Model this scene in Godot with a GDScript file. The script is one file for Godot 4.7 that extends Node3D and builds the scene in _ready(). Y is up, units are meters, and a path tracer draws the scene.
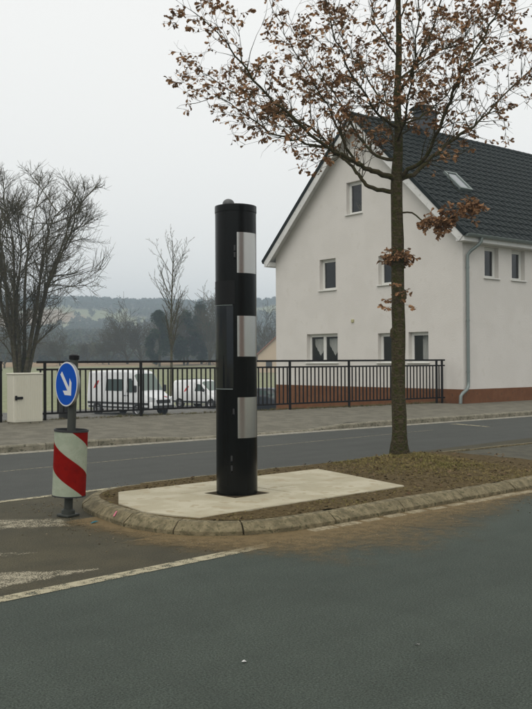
extends Node3D
# Overcast roadside: a black enforcement column on a traffic island, an oak, a white house behind a railing.
# World: x runs along the road to the right, -z away across the road, y up, metres. The far side of the
# street is turned 5 degrees; FAR is its frame, with the house corner at its origin.

const FARSIDE := Transform3D(Basis(Vector3(0.9962, 0, 0.0872), Vector3(0, 1, 0), Vector3(-0.0872, 0, 0.9962)), Vector3(23.18, 0, -15.43))
var used := {}
var mats := {}
var tex := {}

# ------------------------------------------------------------------ mesh builder
class MB:
	var v := PackedVector3Array()
	var n := PackedVector3Array()
	var uv := PackedVector2Array()
	var uv2 := PackedVector2Array()
	var c := PackedColorArray()
	var ix := PackedInt32Array()
	var col := Color(1, 1, 1)
	var colored := false

	func vert(p: Vector3, nn: Vector3, t := Vector2.ZERO, t2 := Vector2.ZERO) -> int:
		v.append(p)
		n.append(nn)
		uv.append(t)
		uv2.append(t2)
		c.append(col)
		return v.size() - 1

	# corners counter-clockwise as seen from outside
	func itri(a: int, b: int, d: int) -> void:
		ix.append(a)
		ix.append(d)
		ix.append(b)

	func tri(a: Vector3, b: Vector3, d: Vector3) -> void:
		var m := (b - a).cross(d - a).normalized()
		itri(vert(a, m), vert(b, m), vert(d, m))

	func quad(a: Vector3, b: Vector3, d: Vector3, e: Vector3, ua := Vector2(0, 0), ub := Vector2(1, 0), ud := Vector2(1, 1), ue := Vector2(0, 1)) -> void:
		var m := (d - a).cross(e - b).normalized()
		var i := vert(a, m, ua)
		var j := vert(b, m, ub)
		var k := vert(d, m, ud)
		var l := vert(e, m, ue)
		itri(i, j, k)
		itri(i, k, l)

	# box with chamfered edges, centred on xf
	func box(xf: Transform3D, size: Vector3, ch := 0.0) -> void:
		var h := size * 0.5
		ch = minf(ch, minf(h.x, minf(h.y, h.z)) * 0.9)
		var ax := [Vector3(1, 0, 0), Vector3(0, 1, 0), Vector3(0, 0, 1)]
		# point on face of axis a, sign s, with signs of other two axes
		var pt := func(a: int, s: Vector3) -> Vector3:
			var q := Vector3(s.x * (h.x - ch), s.y * (h.y - ch), s.z * (h.z - ch))
			q[a] = s[a] * h[a]
			return xf * q
		for a in 3:
			var b := (a + 1) % 3
			var d := (a + 2) % 3
			for sg in [1.0, -1.0]:
				var cs := []
				for e in [[-1.0, -1.0], [1.0, -1.0], [1.0, 1.0], [-1.0, 1.0]]:
					var s := Vector3.ZERO
					s[a] = sg
					s[b] = e[0]
					s[d] = e[1]
					cs.append(pt.call(a, s))
				if sg > 0:
					quad(cs[0], cs[1], cs[2], cs[3])
				else:
					quad(cs[3], cs[2], cs[1], cs[0])
		if ch <= 0.0:
			return
		for a in 3:
			var b := (a + 1) % 3
			var d := (a + 2) % 3
			for sb in [1.0, -1.0]:
				for sd in [1.0, -1.0]:
					var s0 := Vector3.ZERO
					s0[b] = sb
					s0[d] = sd
					var s1 := s0
					s0[a] = -1.0
					s1[a] = 1.0
					var p0: Vector3 = pt.call(b, s0)
					var p1: Vector3 = pt.call(b, s1)
					var q0: Vector3 = pt.call(d, s0)
					var q1: Vector3 = pt.call(d, s1)
					if sb * sd > 0:
						quad(p1, p0, q0, q1)
					else:
						quad(p0, p1, q1, q0)
		for sx in [1.0, -1.0]:
			for sy in [1.0, -1.0]:
				for sz in [1.0, -1.0]:
					var s := Vector3(sx, sy, sz)
					if sx * sy * sz > 0:
						tri(pt.call(0, s), pt.call(1, s), pt.call(2, s))
					else:
						tri(pt.call(0, s), pt.call(2, s), pt.call(1, s))

	func bar(a: Vector3, b: Vector3, w: float, d: float, ch := 0.0) -> void:
		var z := (b - a).normalized()
		var x := Vector3.UP.cross(z)
		if x.length() < 0.01:
			x = Vector3.RIGHT
		x = x.normalized()
		box(Transform3D(Basis(x, z.cross(x), z), (a + b) * 0.5), Vector3(w, d, a.distance_to(b)), ch)

	func tube(pts: Array, rad: Array, sides := 6, caps := true, jag := 0.0, vscale := 1.0) -> void:
		var m := pts.size()
		var t0: Vector3 = (pts[1] - pts[0]).normalized()
		var x := t0.cross(Vector3(0.31, 0.12, 0.94)).normalized()
		var base := v.size()
		var run := 0.0
		for i in m:
			var t: Vector3
			if i == 0:
				t = t0
			elif i == m - 1:
				t = (pts[i] - pts[i - 1]).normalized()
			else:
				t = (pts[i + 1] - pts[i - 1]).normalized()
			x = (x - t * x.dot(t)).normalized()
			var y := t.cross(x)
			if i > 0:
				run += pts[i].distance_to(pts[i - 1])
			for k in sides + 1:
				var a := TAU * float(k % sides) / sides
				var o := x * cos(a) + y * sin(a)
				var r: float = rad[i]
				if jag > 0.0:
					r *= 1.0 + jag * sin(a * 3.0 + i * 1.7) * cos(a * 2.0 - i * 2.3)
				vert(pts[i] + o * r, o, Vector2(float(k) / sides, run * vscale))
		for i in m - 1:
			for k in sides:
				var p := base + i * (sides + 1) + k
				itri(p, p + 1, p + sides + 2)
				itri(p, p + sides + 2, p + sides + 1)
		if caps:
			for e in 2:
				var i := 0 if e == 0 else m - 1
				var t: Vector3 = (pts[0] - pts[1]).normalized() if e == 0 else (pts[m - 1] - pts[m - 2]).normalized()
				var ci := vert(pts[i], t)
				var f := v.size()
				for k in sides:
					vert(v[base + i * (sides + 1) + k], t)
				for k in sides:
					if e == 0:
						itri(ci, f + (k + 1) % sides, f + k)
					else:
						itri(ci, f + k, f + (k + 1) % sides)

	# profile of (radius, y) turned round the y axis; flat shading between profile points that share no normal
	func lathe(prof: Array, xf := Transform3D.IDENTITY, sides := 32, a0 := 0.0, a1 := TAU, smooth := false) -> void:
		for i in prof.size() - 1:
			var p: Vector2 = prof[i]
			var q: Vector2 = prof[i + 1]
			var d := (q - p).normalized()
			var nr := Vector2(d.y, -d.x)
			var n0 := nr
			var n1 := nr
			if smooth:
				if i > 0:
					var e: Vector2 = (p - prof[i - 1]).normalized()
					n0 = (nr + Vector2(e.y, -e.x)).normalized()
				if i < prof.size() - 2:
					var e: Vector2 = (prof[i + 2] - q).normalized()
					n1 = (nr + Vector2(e.y, -e.x)).normalized()
			var base := v.size()
			for k in sides + 1:
				var a := a0 + (a1 - a0) * k / sides
				var o := Vector3(cos(a), 0, -sin(a))
				vert(xf * (o * p.x + Vector3(0, p.y, 0)), xf.basis * (o * n0.x + Vector3(0, n0.y, 0)), Vector2(float(k) / sides, p.y))
				vert(xf * (o * q.x + Vector3(0, q.y, 0)), xf.basis * (o * n1.x + Vector3(0, n1.y, 0)), Vector2(float(k) / sides, q.y))
			for k in sides:
				var b := base + k * 2
				itri(b, b + 2, b + 3)
				itri(b, b + 3, b + 1)

	# flat polygon in the xz plane at height y with a skirt down to y0
	func slab(poly: PackedVector2Array, y: float, y0: float, ch := 0.0) -> void:
		if Geometry2D.is_polygon_clockwise(poly):
			poly.reverse()
		var inner := poly
		if ch > 0.0:
			var off := Geometry2D.offset_polygon(poly, -ch, Geometry2D.JOIN_MITER)
			if off.size() == 1 and off[0].size() == poly.size():
				# rotate so the nearest corners pair up
				var best := 0
				for k in off[0].size():
					if off[0][k].distance_to(poly[0]) < off[0][best].distance_to(poly[0]):
						best = k
				inner = PackedVector2Array()
				for k in poly.size():
					inner.append(off[0][(best + k) % poly.size()])
				if inner[1].distance_to(poly[1]) > inner[poly.size() - 1].distance_to(poly[1]):
					var flip := PackedVector2Array()
					for k in poly.size():
						flip.append(off[0][(best - k + poly.size()) % poly.size()])
					inner = flip
		top(inner, y)
		for k in poly.size():
			var a := poly[k]
			var b := poly[(k + 1) % poly.size()]
			if ch > 0.0:
				var e := inner[k]
				var f := inner[(k + 1) % poly.size()]
				quad(Vector3(b.x, y - ch, b.y), Vector3(a.x, y - ch, a.y), Vector3(e.x, y, e.y), Vector3(f.x, y, f.y))
			quad(Vector3(b.x, y0, b.y), Vector3(a.x, y0, a.y), Vector3(a.x, y - ch, a.y), Vector3(b.x, y - ch, b.y))

	func top(poly: PackedVector2Array, y: float) -> void:
		var t := Geometry2D.triangulate_polygon(poly)
		var base := v.size()
		for p in poly:
			vert(Vector3(p.x, y, p.y), Vector3.UP, p, p)
		for k in t.size() / 3:
			var a := poly[t[k * 3]]
			var b := poly[t[k * 3 + 1]]
			var d := poly[t[k * 3 + 2]]
			if (b - a).cross(d - a) > 0:
				itri(base + t[k * 3], base + t[k * 3 + 2], base + t[k * 3 + 1])
			else:
				itri(base + t[k * 3], base + t[k * 3 + 1], base + t[k * 3 + 2])

	# a polygon given in 3-D (convex or not), extruded along dirv by d on both sides
	func plate(pts: Array, dirv: Vector3) -> void:
		var o: Vector3 = pts[0]
		var zx := dirv.normalized()
		var xx: Vector3 = (pts[1] - pts[0]).normalized()
		xx = (xx - zx * xx.dot(zx)).normalized()
		var yy := zx.cross(xx)
		var poly := PackedVector2Array()
		for p in pts:
			poly.append(Vector2((p - o).dot(xx), (p - o).dot(yy)))
		var ccw := not Geometry2D.is_polygon_clockwise(poly)
		var t := Geometry2D.triangulate_polygon(poly)
		for side in 2:
			var sh := dirv if side == 0 else Vector3.ZERO
			for k in t.size() / 3:
				var a: Vector3 = pts[t[k * 3]] + sh
				var b: Vector3 = pts[t[k * 3 + 1]] + sh
				var d: Vector3 = pts[t[k * 3 + 2]] + sh
				var want := zx if side == 0 else -zx
				if (b - a).cross(d - a).dot(want) > 0:
					tri(a, b, d)
				else:
					tri(a, d, b)
		for k in pts.size():
			var a: Vector3 = pts[k]
			var b: Vector3 = pts[(k + 1) % pts.size()]
			if ccw:
				quad(a, b, b + dirv, a + dirv)
			else:
				quad(b, a, a + dirv, b + dirv)

	# grid of points [row][col], smooth normals
	func sheet(rows: Array, flip := false) -> void:
		var base := v.size()
		var nr := rows.size()
		var nc: int = rows[0].size()
		for i in nr:
			for j in nc:
				var du: Vector3 = rows[i][mini(j + 1, nc - 1)] - rows[i][maxi(j - 1, 0)]
				var dv: Vector3 = rows[mini(i + 1, nr - 1)][j] - rows[maxi(i - 1, 0)][j]
				var m := du.cross(dv).normalized()
				if flip:
					m = -m
				vert(rows[i][j], m, Vector2(float(j) / (nc - 1), float(i) / (nr - 1)))
		for i in nr - 1:
			for j in nc - 1:
				var p := base + i * nc + j
				if flip:
					itri(p, p + nc, p + nc + 1)
					itri(p, p + nc + 1, p + 1)
				else:
					itri(p, p + 1, p + nc + 1)
					itri(p, p + nc + 1, p + nc)

	func mesh() -> ArrayMesh:
		var a := []
		a.resize(Mesh.ARRAY_MAX)
		a[Mesh.ARRAY_VERTEX] = v
		a[Mesh.ARRAY_NORMAL] = n
		a[Mesh.ARRAY_TEX_UV] = uv
		a[Mesh.ARRAY_TEX_UV2] = uv2
		if colored:
			a[Mesh.ARRAY_COLOR] = c
		a[Mesh.ARRAY_INDEX] = ix
		var m := ArrayMesh.new()
		m.add_surface_from_arrays(Mesh.PRIMITIVE_TRIANGLES, a)
		return m

# ------------------------------------------------------------------ scene helpers
func numbered(called: String) -> String:
	var k: int = used.get(called, 0)
	used[called] = k + 1
	return called if k == 0 else "%s_%03d" % [called, k]

func tag(o: Node, label: String, category: String, group := "") -> void:
	o.set_meta("label", label)
	o.set_meta("category", category)
	if group != "":
		o.set_meta("group", group)

func thing(called: String, label: String, category: String, xf := Transform3D.IDENTITY, group := "") -> Node3D:
	var o := Node3D.new()
	o.name = numbered(called)
	add_child(o)
	o.transform = xf
	tag(o, label, category, group)
	return o

func part(called: String, mesh: Mesh, mat: Material, parent: Node, xf := Transform3D.IDENTITY) -> MeshInstance3D:
	var o := MeshInstance3D.new()
	o.mesh = mesh
	o.material_override = mat
	o.name = numbered(called) if parent == self else called
	parent.add_child(o, true)
	o.transform = xf
	return o

func structure(called: String, mesh: Mesh, mat: Material, xf := Transform3D.IDENTITY) -> MeshInstance3D:
	var o := part(called, mesh, mat, self, xf)
	o.set_meta("kind", "structure")
	return o

func copy(o: Node3D, base_name: String, xf: Transform3D, label: String) -> Node3D:
	var r: Node3D = o.duplicate()
	r.name = numbered(base_name)
	add_child(r)
	r.transform = xf
	r.set_meta("label", label)
	return r

func at(p: Vector3, yaw := 0.0, s := 1.0) -> Transform3D:
	return Transform3D(Basis(Vector3.UP, yaw).scaled(Vector3(s, s, s)), p)

func lin(r: float, g: float, b: float) -> Color:
	return Color(r, g, b).linear_to_srgb()

func rough(name: String, r: float, g: float, b: float, rgh := 0.8, metal := 0.0, spec := 0.5) -> StandardMaterial3D:
	var m := StandardMaterial3D.new()
	m.resource_name = name
	m.albedo_color = lin(r, g, b)
	m.roughness = rgh
	m.metallic = metal
	m.metallic_specular = spec
	mats[name] = m
	return m

# ------------------------------------------------------------------ textures
func noise_bytes(sd: int, freq: float, size: int, oct := 3, kind := FastNoiseLite.TYPE_SIMPLEX_SMOOTH) -> PackedByteArray:
	var f := FastNoiseLite.new()
	f.seed = sd
	f.noise_type = kind
	f.frequency = freq
	f.fractal_octaves = oct
	var im := f.get_seamless_image(size, size)
	im.convert(Image.FORMAT_L8)
	return im.get_data()

func srgb8(x: float) -> int:
	x = clampf(x, 0.0, 1.0)
	return int(255.0 * (12.92 * x if x < 0.0031308 else 1.055 * pow(x, 1.0 / 2.4) - 0.055) + 0.5)

# colour texture: two tones mixed by coarse noise, fine grain, and spots of a third tone; linear colours
func stuff_tex(sd: int, size: int, a: Vector3, b: Vector3, spot: Vector3, coarse: float, fine: float, grain: float, spot_from: float, spot_freq: float) -> ImageTexture:
	var lo := noise_bytes(sd, coarse, size, 4)
	var hi := noise_bytes(sd + 1, fine, size, 2)
	var sp := noise_bytes(sd + 2, spot_freq, size, 3)
	var lut := PackedByteArray()
	lut.resize(2048)
	for i in 2048:
		lut[i] = srgb8(i / 2047.0)
	var out := PackedByteArray()
	out.resize(size * size * 3)
	for i in size * size:
		var t := smoothstep(0.25, 0.75, lo[i] / 255.0)
		var g := 1.0 + grain * (hi[i] / 255.0 - 0.5) * 2.0
		var s := smoothstep(spot_from, minf(spot_from + 0.12, 1.0), sp[i] / 255.0)
		var cr := lerpf(lerpf(a.x, b.x, t) * g, spot.x, s)
		var cg := lerpf(lerpf(a.y, b.y, t) * g, spot.y, s)
		var cb := lerpf(lerpf(a.z, b.z, t) * g, spot.z, s)
		out[i * 3] = lut[clampi(int(cr * 2047.0), 0, 2047)]
		out[i * 3 + 1] = lut[clampi(int(cg * 2047.0), 0, 2047)]
		out[i * 3 + 2] = lut[clampi(int(cb * 2047.0), 0, 2047)]
	return ImageTexture.create_from_image(Image.create_from_data(size, size, false, Image.FORMAT_RGB8, out))

func gray_tex(sd: int, size: int, freq: float, oct := 3) -> ImageTexture:
	return ImageTexture.create_from_image(Image.create_from_data(size, size, false, Image.FORMAT_L8, noise_bytes(sd, freq, size, oct)))

# triplanar material from a colour texture that repeats every `metres`
func surface(name: String, t: Texture2D, metres: float, rgh := 0.85, bump: Texture2D = null, bump_cm := 0.0, spec := 0.4) -> StandardMaterial3D:
	var m := StandardMaterial3D.new()
	m.resource_name = name
	m.albedo_texture = t
	m.uv1_triplanar = true
	m.uv1_world_triplanar = true
	m.uv1_scale = Vector3.ONE / metres
	m.roughness = rgh
	m.metallic_specular = spec
	if bump:
		m.heightmap_enabled = true
		m.heightmap_texture = bump
		m.heightmap_scale = bump_cm
	mats[name] = m
	return m

# signed distance to the island outline in (x, -z)
func island_sd(u: float, w: float) -> float:
	var q := Vector2(absf(u - 24.72) - 20.0 + 1.3, absf(w - 6.9) - 1.45 + 1.3)
	return Vector2(maxf(q.x, 0), maxf(q.y, 0)).length() + minf(maxf(q.x, q.y), 0.0) - 1.3

func road_map() -> ImageTexture:
	# colour of the asphalt over x -4..28 and -z -2..14: plain wear, wheel tracks of a different age, sand and mud washed out along the island kerb
	var W := 2048
	var Hh := 1024
	var big := noise_bytes(11, 0.006, 1024, 4)
	var mid := noise_bytes(12, 0.03, 1024, 4)
	var fin := noise_bytes(13, 0.16, 1024, 3)
	var lut := PackedByteArray()
	lut.resize(1025)
	for i in 1025:
		lut[i] = srgb8(i / 1024.0 * 0.5)
	var out := PackedByteArray()
	out.resize(W * Hh * 3)
	for y in Hh:
		var w := -2.0 + 16.0 * y / Hh
		for x in W:
			var u := -4.0 + 32.0 * x / W
			var i := y * 1024 + (x & 1023)
			var nb := big[i] / 255.0
			var nm := mid[i] / 255.0
			var nf := fin[i] / 255.0
			var tone := 0.9 + 0.14 * nb + 0.16 * (nm - 0.5) + 0.12 * (nf - 0.5) + 0.16 * (mid[y * 1024 + ((x >> 3) & 1023)] / 255.0 - 0.5)
			var r := 0.089
			var g := 0.109
			var b := 0.090
			if w > 8.9:
				# far lane is lighter and greyer
				r = 0.108
				g = 0.112
				b = 0.101
			elif w > 5.33:
				# hatched zone before the island, brown with trodden-in dirt
				var k := clampf(0.5 + 0.8 * (nm - 0.4), 0.0, 1.0)
				r = lerpf(0.080, 0.120, k)
				g = lerpf(0.074, 0.104, k)
				b = lerpf(0.046, 0.060, k)
			r *= tone
			g *= tone
			b *= tone
			var o := (y * W + x) * 3
			out[o] = lut[clampi(int(r * 2048.0), 0, 1024)]
			out[o + 1] = lut[clampi(int(g * 2048.0), 0, 1024)]
			out[o + 2] = lut[clampi(int(b * 2048.0), 0, 1024)]
	return ImageTexture.create_from_image(Image.create_from_data(W, Hh, false, Image.FORMAT_RGB8, out))

func film_mat(name: String, u0: float, u1: float, w0: float, w1: float, W: int, H: int, mask: Callable, tone: Vector3, vary: float) -> StandardMaterial3D:
	# a thin broken film lying on the asphalt: alpha from mask(u, w, noises), colour with a grain
	var fine := noise_bytes(131, 0.22, 1024, 3)
	var mid := noise_bytes(132, 0.035, 1024, 4)
	var big := noise_bytes(133, 0.008, 1024, 3)
	var lut := PackedByteArray()
	lut.resize(1025)
	for i in 1025:
		lut[i] = srgb8(i / 1024.0)
	var out := PackedByteArray()
	out.resize(W * H * 4)
	for y in H:
		var w := lerpf(w0, w1, (y + 0.5) / H)
		for x in W:
			var i := (y & 1023) * 1024 + (x & 1023)
			var nf := fine[i] / 255.0
			var nm := mid[i] / 255.0
			var a: float = mask.call(lerpf(u0, u1, (x + 0.5) / W), w, nf, nm, big[i] / 255.0)
			var t := 1.0 + vary * (nf - 0.5) + vary * 0.6 * (nm - 0.5)
			var o := (y * W + x) * 4
			out[o] = lut[clampi(int(tone.x * t * 1024.0), 0, 1024)]
			out[o + 1] = lut[clampi(int(tone.y * t * 1024.0), 0, 1024)]
			out[o + 2] = lut[clampi(int(tone.z * t * 1024.0), 0, 1024)]
			out[o + 3] = clampi(int(a * 255.0), 0, 255)
	var m := StandardMaterial3D.new()
	m.resource_name = name
	m.albedo_texture = ImageTexture.create_from_image(Image.create_from_data(W, H, false, Image.FORMAT_RGBA8, out))
	m.transparency = BaseMaterial3D.TRANSPARENCY_ALPHA
	m.roughness = 0.9
	m.metallic_specular = 0.2
	mats[name] = m
	return m

# distance inside a convex polygon in (x, -z), negative outside
func inside_by(poly: PackedVector2Array, p: Vector2) -> float:
	var lo := 99.0
	var hi := -99.0
	for i in poly.size():
		var a := poly[i]
		var c := (poly[(i + 1) % poly.size()] - a).normalized().cross(p - a)
		lo = minf(lo, c)
		hi = maxf(hi, c)
	return maxf(lo, -hi)

func paint_tex(sd: int, size: int, keep: float, most: float) -> ImageTexture:
	# worn road paint: off-white, alpha gone where the stones have come through
	var hi := noise_bytes(sd, 0.17, size, 3)
	var lo := noise_bytes(sd + 1, 0.02, size, 3)
	var out := PackedByteArray()
	out.resize(size * size * 4)
	for i in size * size:
		var a := hi[i] / 255.0 * 0.62 + lo[i] / 255.0 * 0.5
		var t := 162 + int(24.0 * (lo[i] / 255.0 - 0.5) + 40.0 * (hi[i] / 255.0 - 0.5))
		out[i * 4] = t
		out[i * 4 + 1] = t - 7
		out[i * 4 + 2] = t - 32
		out[i * 4 + 3] = clampi(int(most * smoothstep(keep - 0.06, keep + 0.06, a)), 0, 255)
	return ImageTexture.create_from_image(Image.create_from_data(size, size, false, Image.FORMAT_RGBA8, out))

func paint_mat(name: String, sd: int, keep: float, metres: float, most := 240.0) -> StandardMaterial3D:
	var m := StandardMaterial3D.new()
	m.resource_name = name
	m.albedo_texture = paint_tex(sd, 512, keep, most)
	m.transparency = BaseMaterial3D.TRANSPARENCY_ALPHA
	m.uv1_scale = Vector3.ONE / metres
	m.roughness = 0.8
	m.metallic_specular = 0.3
	mats[name] = m
	return m

func make_materials() -> void:
	var b_fine := gray_tex(1, 512, 0.18, 2)
	var b_mid := gray_tex(2, 512, 0.035, 4)
	tex.fine = b_fine
	tex.mid = b_mid
	# asphalt: tiled stones (uv) times the map of the whole road (uv2)
	var grain := stuff_tex(21, 1024, Vector3(0.40, 0.41, 0.40), Vector3(0.66, 0.66, 0.66), Vector3(1, 1, 0.97), 0.16, 0.10, 0.60, 0.70, 0.16)
	tex.grain = grain
	var m := StandardMaterial3D.new()
	m.resource_name = "asphalt"
	m.albedo_texture = grain
	m.uv1_scale = Vector3.ONE / 1.7
	m.detail_enabled = true
	m.detail_albedo = road_map()
	m.detail_blend_mode = BaseMaterial3D.BLEND_MODE_MUL
	m.detail_uv_layer = BaseMaterial3D.DETAIL_UV_2
	m.roughness = 0.8
	m.metallic_specular = 0.32
	m.heightmap_enabled = true
	m.heightmap_texture = b_fine
	m.heightmap_scale = 0.14
	mats.asphalt = m
	surface("pavement", stuff_tex(31, 512, Vector3(.112, .104, .078), Vector3(.150, .140, .106), Vector3(.09, .085, .062), 0.012, 0.25, 0.3, 0.7, 0.03), 3.1, 0.9, b_fine, 0.2)
	surface("island_asphalt", stuff_tex(34, 512, Vector3(.055, .052, .037), Vector3(.08, .075, .052), Vector3(.10, .09, .06), 0.012, 0.25, 0.4, 0.7, 0.05), 2.3, 0.9, b_fine, 0.25)
	surface("kerb", stuff_tex(41, 512, Vector3(.120, .100, .056), Vector3(.225, .188, .110), Vector3(.078, .072, .036), 0.018, 0.2, 0.4, 0.60, 0.05), 1.3, 0.9, b_fine, 0.3)
	surface("kerb_far", stuff_tex(43, 512, Vector3(.16, .148, .108), Vector3(.24, .22, .165), Vector3(.085, .08, .055), 0.014, 0.2, 0.3, 0.66, 0.03), 1.7, 0.9, b_fine, 0.2)
	surface("gutter", stuff_tex(45, 512, Vector3(.20, .165, .10), Vector3(.32, .275, .18), Vector3(.13, .10, .055), 0.02, 0.2, 0.3, 0.6, 0.05), 0.9, 0.9, b_fine, 0.25)
	surface("gutter_far", stuff_tex(47, 256, Vector3(.22, .205, .16), Vector3(.30, .285, .235), Vector3(.17, .155, .12), 0.03, 0.2, 0.3, 0.6, 0.05), 1.9, 0.9)
	surface("slab", stuff_tex(51, 1024, Vector3(.37, .335, .235), Vector3(.44, .405, .30), Vector3(.35, .305, .205), 0.006, 0.3, 0.13, 0.62, 0.012), 2.9, 0.88, b_fine, 0.1)
	surface("soil", stuff_tex(61, 1024, Vector3(.066, .047, .021), Vector3(.104, .077, .037), Vector3(.14, .106, .056), 0.02, 0.2, 0.6, 0.72, 0.09), 1.6, 0.95, b_mid, 1.6, 0.2)
	surface("plaster", stuff_tex(71, 512, Vector3(.625, .60, .56), Vector3(.65, .625, .585), Vector3(.615, .59, .545), 0.006, 0.35, 0.07, 0.74, 0.02), 4.3, 0.95, b_fine, 0.35, 0.3)
	surface("plinth", stuff_tex(73, 512, Vector3(.140, .055, .020), Vector3(.165, .068, .027), Vector3(.11, .05, .02), 0.01, 0.35, 0.12, 0.7, 0.02), 2.3, 0.9, b_fine, 0.3)
	surface("roof", stuff_tex(75, 512, Vector3(.008, .012, .012), Vector3(.014, .019, .018), Vector3(.034, .04, .037), 0.02, 0.3, 0.15, 0.78, 0.04), 2.7, 0.5, null, 0.0, 0.2)
	surface("bark", stuff_tex(81, 512, Vector3(.046, .037, .021), Vector3(.084, .069, .042), Vector3(.044, .047, .014), 0.03, 0.15, 0.5, 0.56, 0.02), 0.8, 0.95, b_mid, 1.2, 0.2)
	surface("far_bark", stuff_tex(83, 256, Vector3(.062, .052, .033), Vector3(.105, .090, .060), Vector3(.06, .063, .024), 0.03, 0.15, 0.3, 0.6, 0.02), 1.5, 0.95, null, 0.0, 0.2)
	surface("grey_bark", stuff_tex(84, 256, Vector3(.062, .053, .034), Vector3(.108, .094, .064), Vector3(.06, .063, .024), 0.03, 0.15, 0.3, 0.6, 0.02), 1.5, 0.95, null, 0.0, 0.2)
	surface("meadow", stuff_tex(85, 512, Vector3(.7, .7, .7), Vector3(.95, .95, .95), Vector3(.6, .6, .55), 0.02, 0.2, 0.3, 0.7, 0.03), 9.0, 1.0, null, 0.0, 0.1)
	mats.meadow.vertex_color_use_as_albedo = true
	surface("bank", stuff_tex(87, 512, Vector3(.10, .092, .048), Vector3(.17, .145, .085), Vector3(.07, .08, .03), 0.02, 0.2, 0.4, 0.6, 0.04), 2.0, 1.0, b_mid, 2.0, 0.1)
	surface("lot", stuff_tex(89, 512, Vector3(.11, .108, .10), Vector3(.17, .165, .15), Vector3(.20, .19, .16), 0.01, 0.25, 0.3, 0.7, 0.03), 5.0, 0.95, null, 0.0, 0.2)
	rough("black_paint", .0045, .0050, .0046, 0.22, 0.0, 0.28)
	rough("black_gloss", .006, .007, .008, 0.06, 0.0, 0.5)
	rough("black_matt", .006, .006, .006, 0.5, 0.0, 0.3)
	rough("silver", .46, .45, .425, 0.22, 0.85)
	rough("steel", .35, .35, .34, 0.3, 0.9)
	rough("fence_metal", .0075, .006, .0055, 0.55, 0.0, 0.28)
	rough("post_metal", .045, .05, .042, 0.6, 0.2)
	rough("sign_blue", .004, .072, .40, 0.6, 0.0, 0.15)
	rough("sign_white", .62, .63, .64, 0.5)
	rough("sign_back", .30, .31, .31, 0.4, 0.6)
	surface("drum_white", stuff_tex(91, 256, Vector3(.30, .345, .26), Vector3(.355, .39, .305), Vector3(.30, .33, .245), 0.02, 0.2, 0.06, 0.68, 0.06), 0.7, 0.6, null, 0.0, 0.25)
	surface("drum_red", stuff_tex(93, 256, Vector3(.18, .005, .003), Vector3(.22, .007, .004), Vector3(.15, .006, .004), 0.02, 0.2, 0.08, 0.7, 0.03), 0.7, 0.7, null, 0.0, 0.12)
	rough("white_frame", .66, .66, .62, 0.4)
	surface("white_board", stuff_tex(95, 256, Vector3(.60, .60, .58), Vector3(.66, .66, .64), Vector3(.5, .5, .47), 0.01, 0.2, 0.04, 0.72, 0.03), 1.7, 0.6)
	rough("zinc", .20, .235, .225, 0.5, 0.5)
	rough("cabinet", .60, .58, .48, 0.6)
	rough("van_white", .74, .755, .76, 0.25)
	rough("logo_red", .50, .03, .03, 0.5)
	rough("tyre", .014, .014, .014, 0.85)
	rough("rim", .30, .30, .31, 0.35, 0.7)
	rough("trim", .022, .023, .024, 0.6)
	rough("lamp_glass", .55, .57, .58, 0.1)
	rough("lamp_red", .32, .02, .02, 0.15)
	rough("car_paint", .012, .016, .022, 0.2)
	rough("curtain", .52, .53, .50, 0.9)
	rough("room", .50, .46, .40, 0.9)
	rough("wood_floor", .20, .13, .08, 0.6)
	rough("slate", .042, .047, .055, 0.6)
	rough("pink_spray", .50, .14, .19, 0.8)
	rough("blue_litter", .05, .25, .32, 0.6)
	rough("white_litter", .6, .6, .58, 0.7)
	paint_mat("line_paint", 101, 0.44, 1.1)
	paint_mat("worn_paint", 105, 0.56, 0.8, 150.0)
	paint_mat("thin_paint", 109, 0.50, 1.1)
	var g := StandardMaterial3D.new()
	g.resource_name = "glass"
	g.albedo_color = Color(0.06, 0.09, 0.085, 0.2)
	g.transparency = BaseMaterial3D.TRANSPARENCY_ALPHA
	g.roughness = 0.02
	mats.glass = g
	rough("car_glass", .012, .034, .027, 0.05)
	rough("screen_glass_sky", .13, .17, .145, 0.05)  # paler than the side glass: sky reflection put into the colour
	var lf := rough("leaf", 1, 1, 1, 0.7, 0.0, 0.3)
	lf.vertex_color_use_as_albedo = true
	lf.backlight_enabled = true
	lf.backlight = Color(0.35, 0.35, 0.35)
	var gr := rough("grass", 1, 1, 1, 0.8, 0.0, 0.2)
	gr.vertex_color_use_as_albedo = true
	var twg := rough("far_twig", 1, 1, 1, 0.95, 0.0, 0.1)
	twg.vertex_color_use_as_albedo = true

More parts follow.
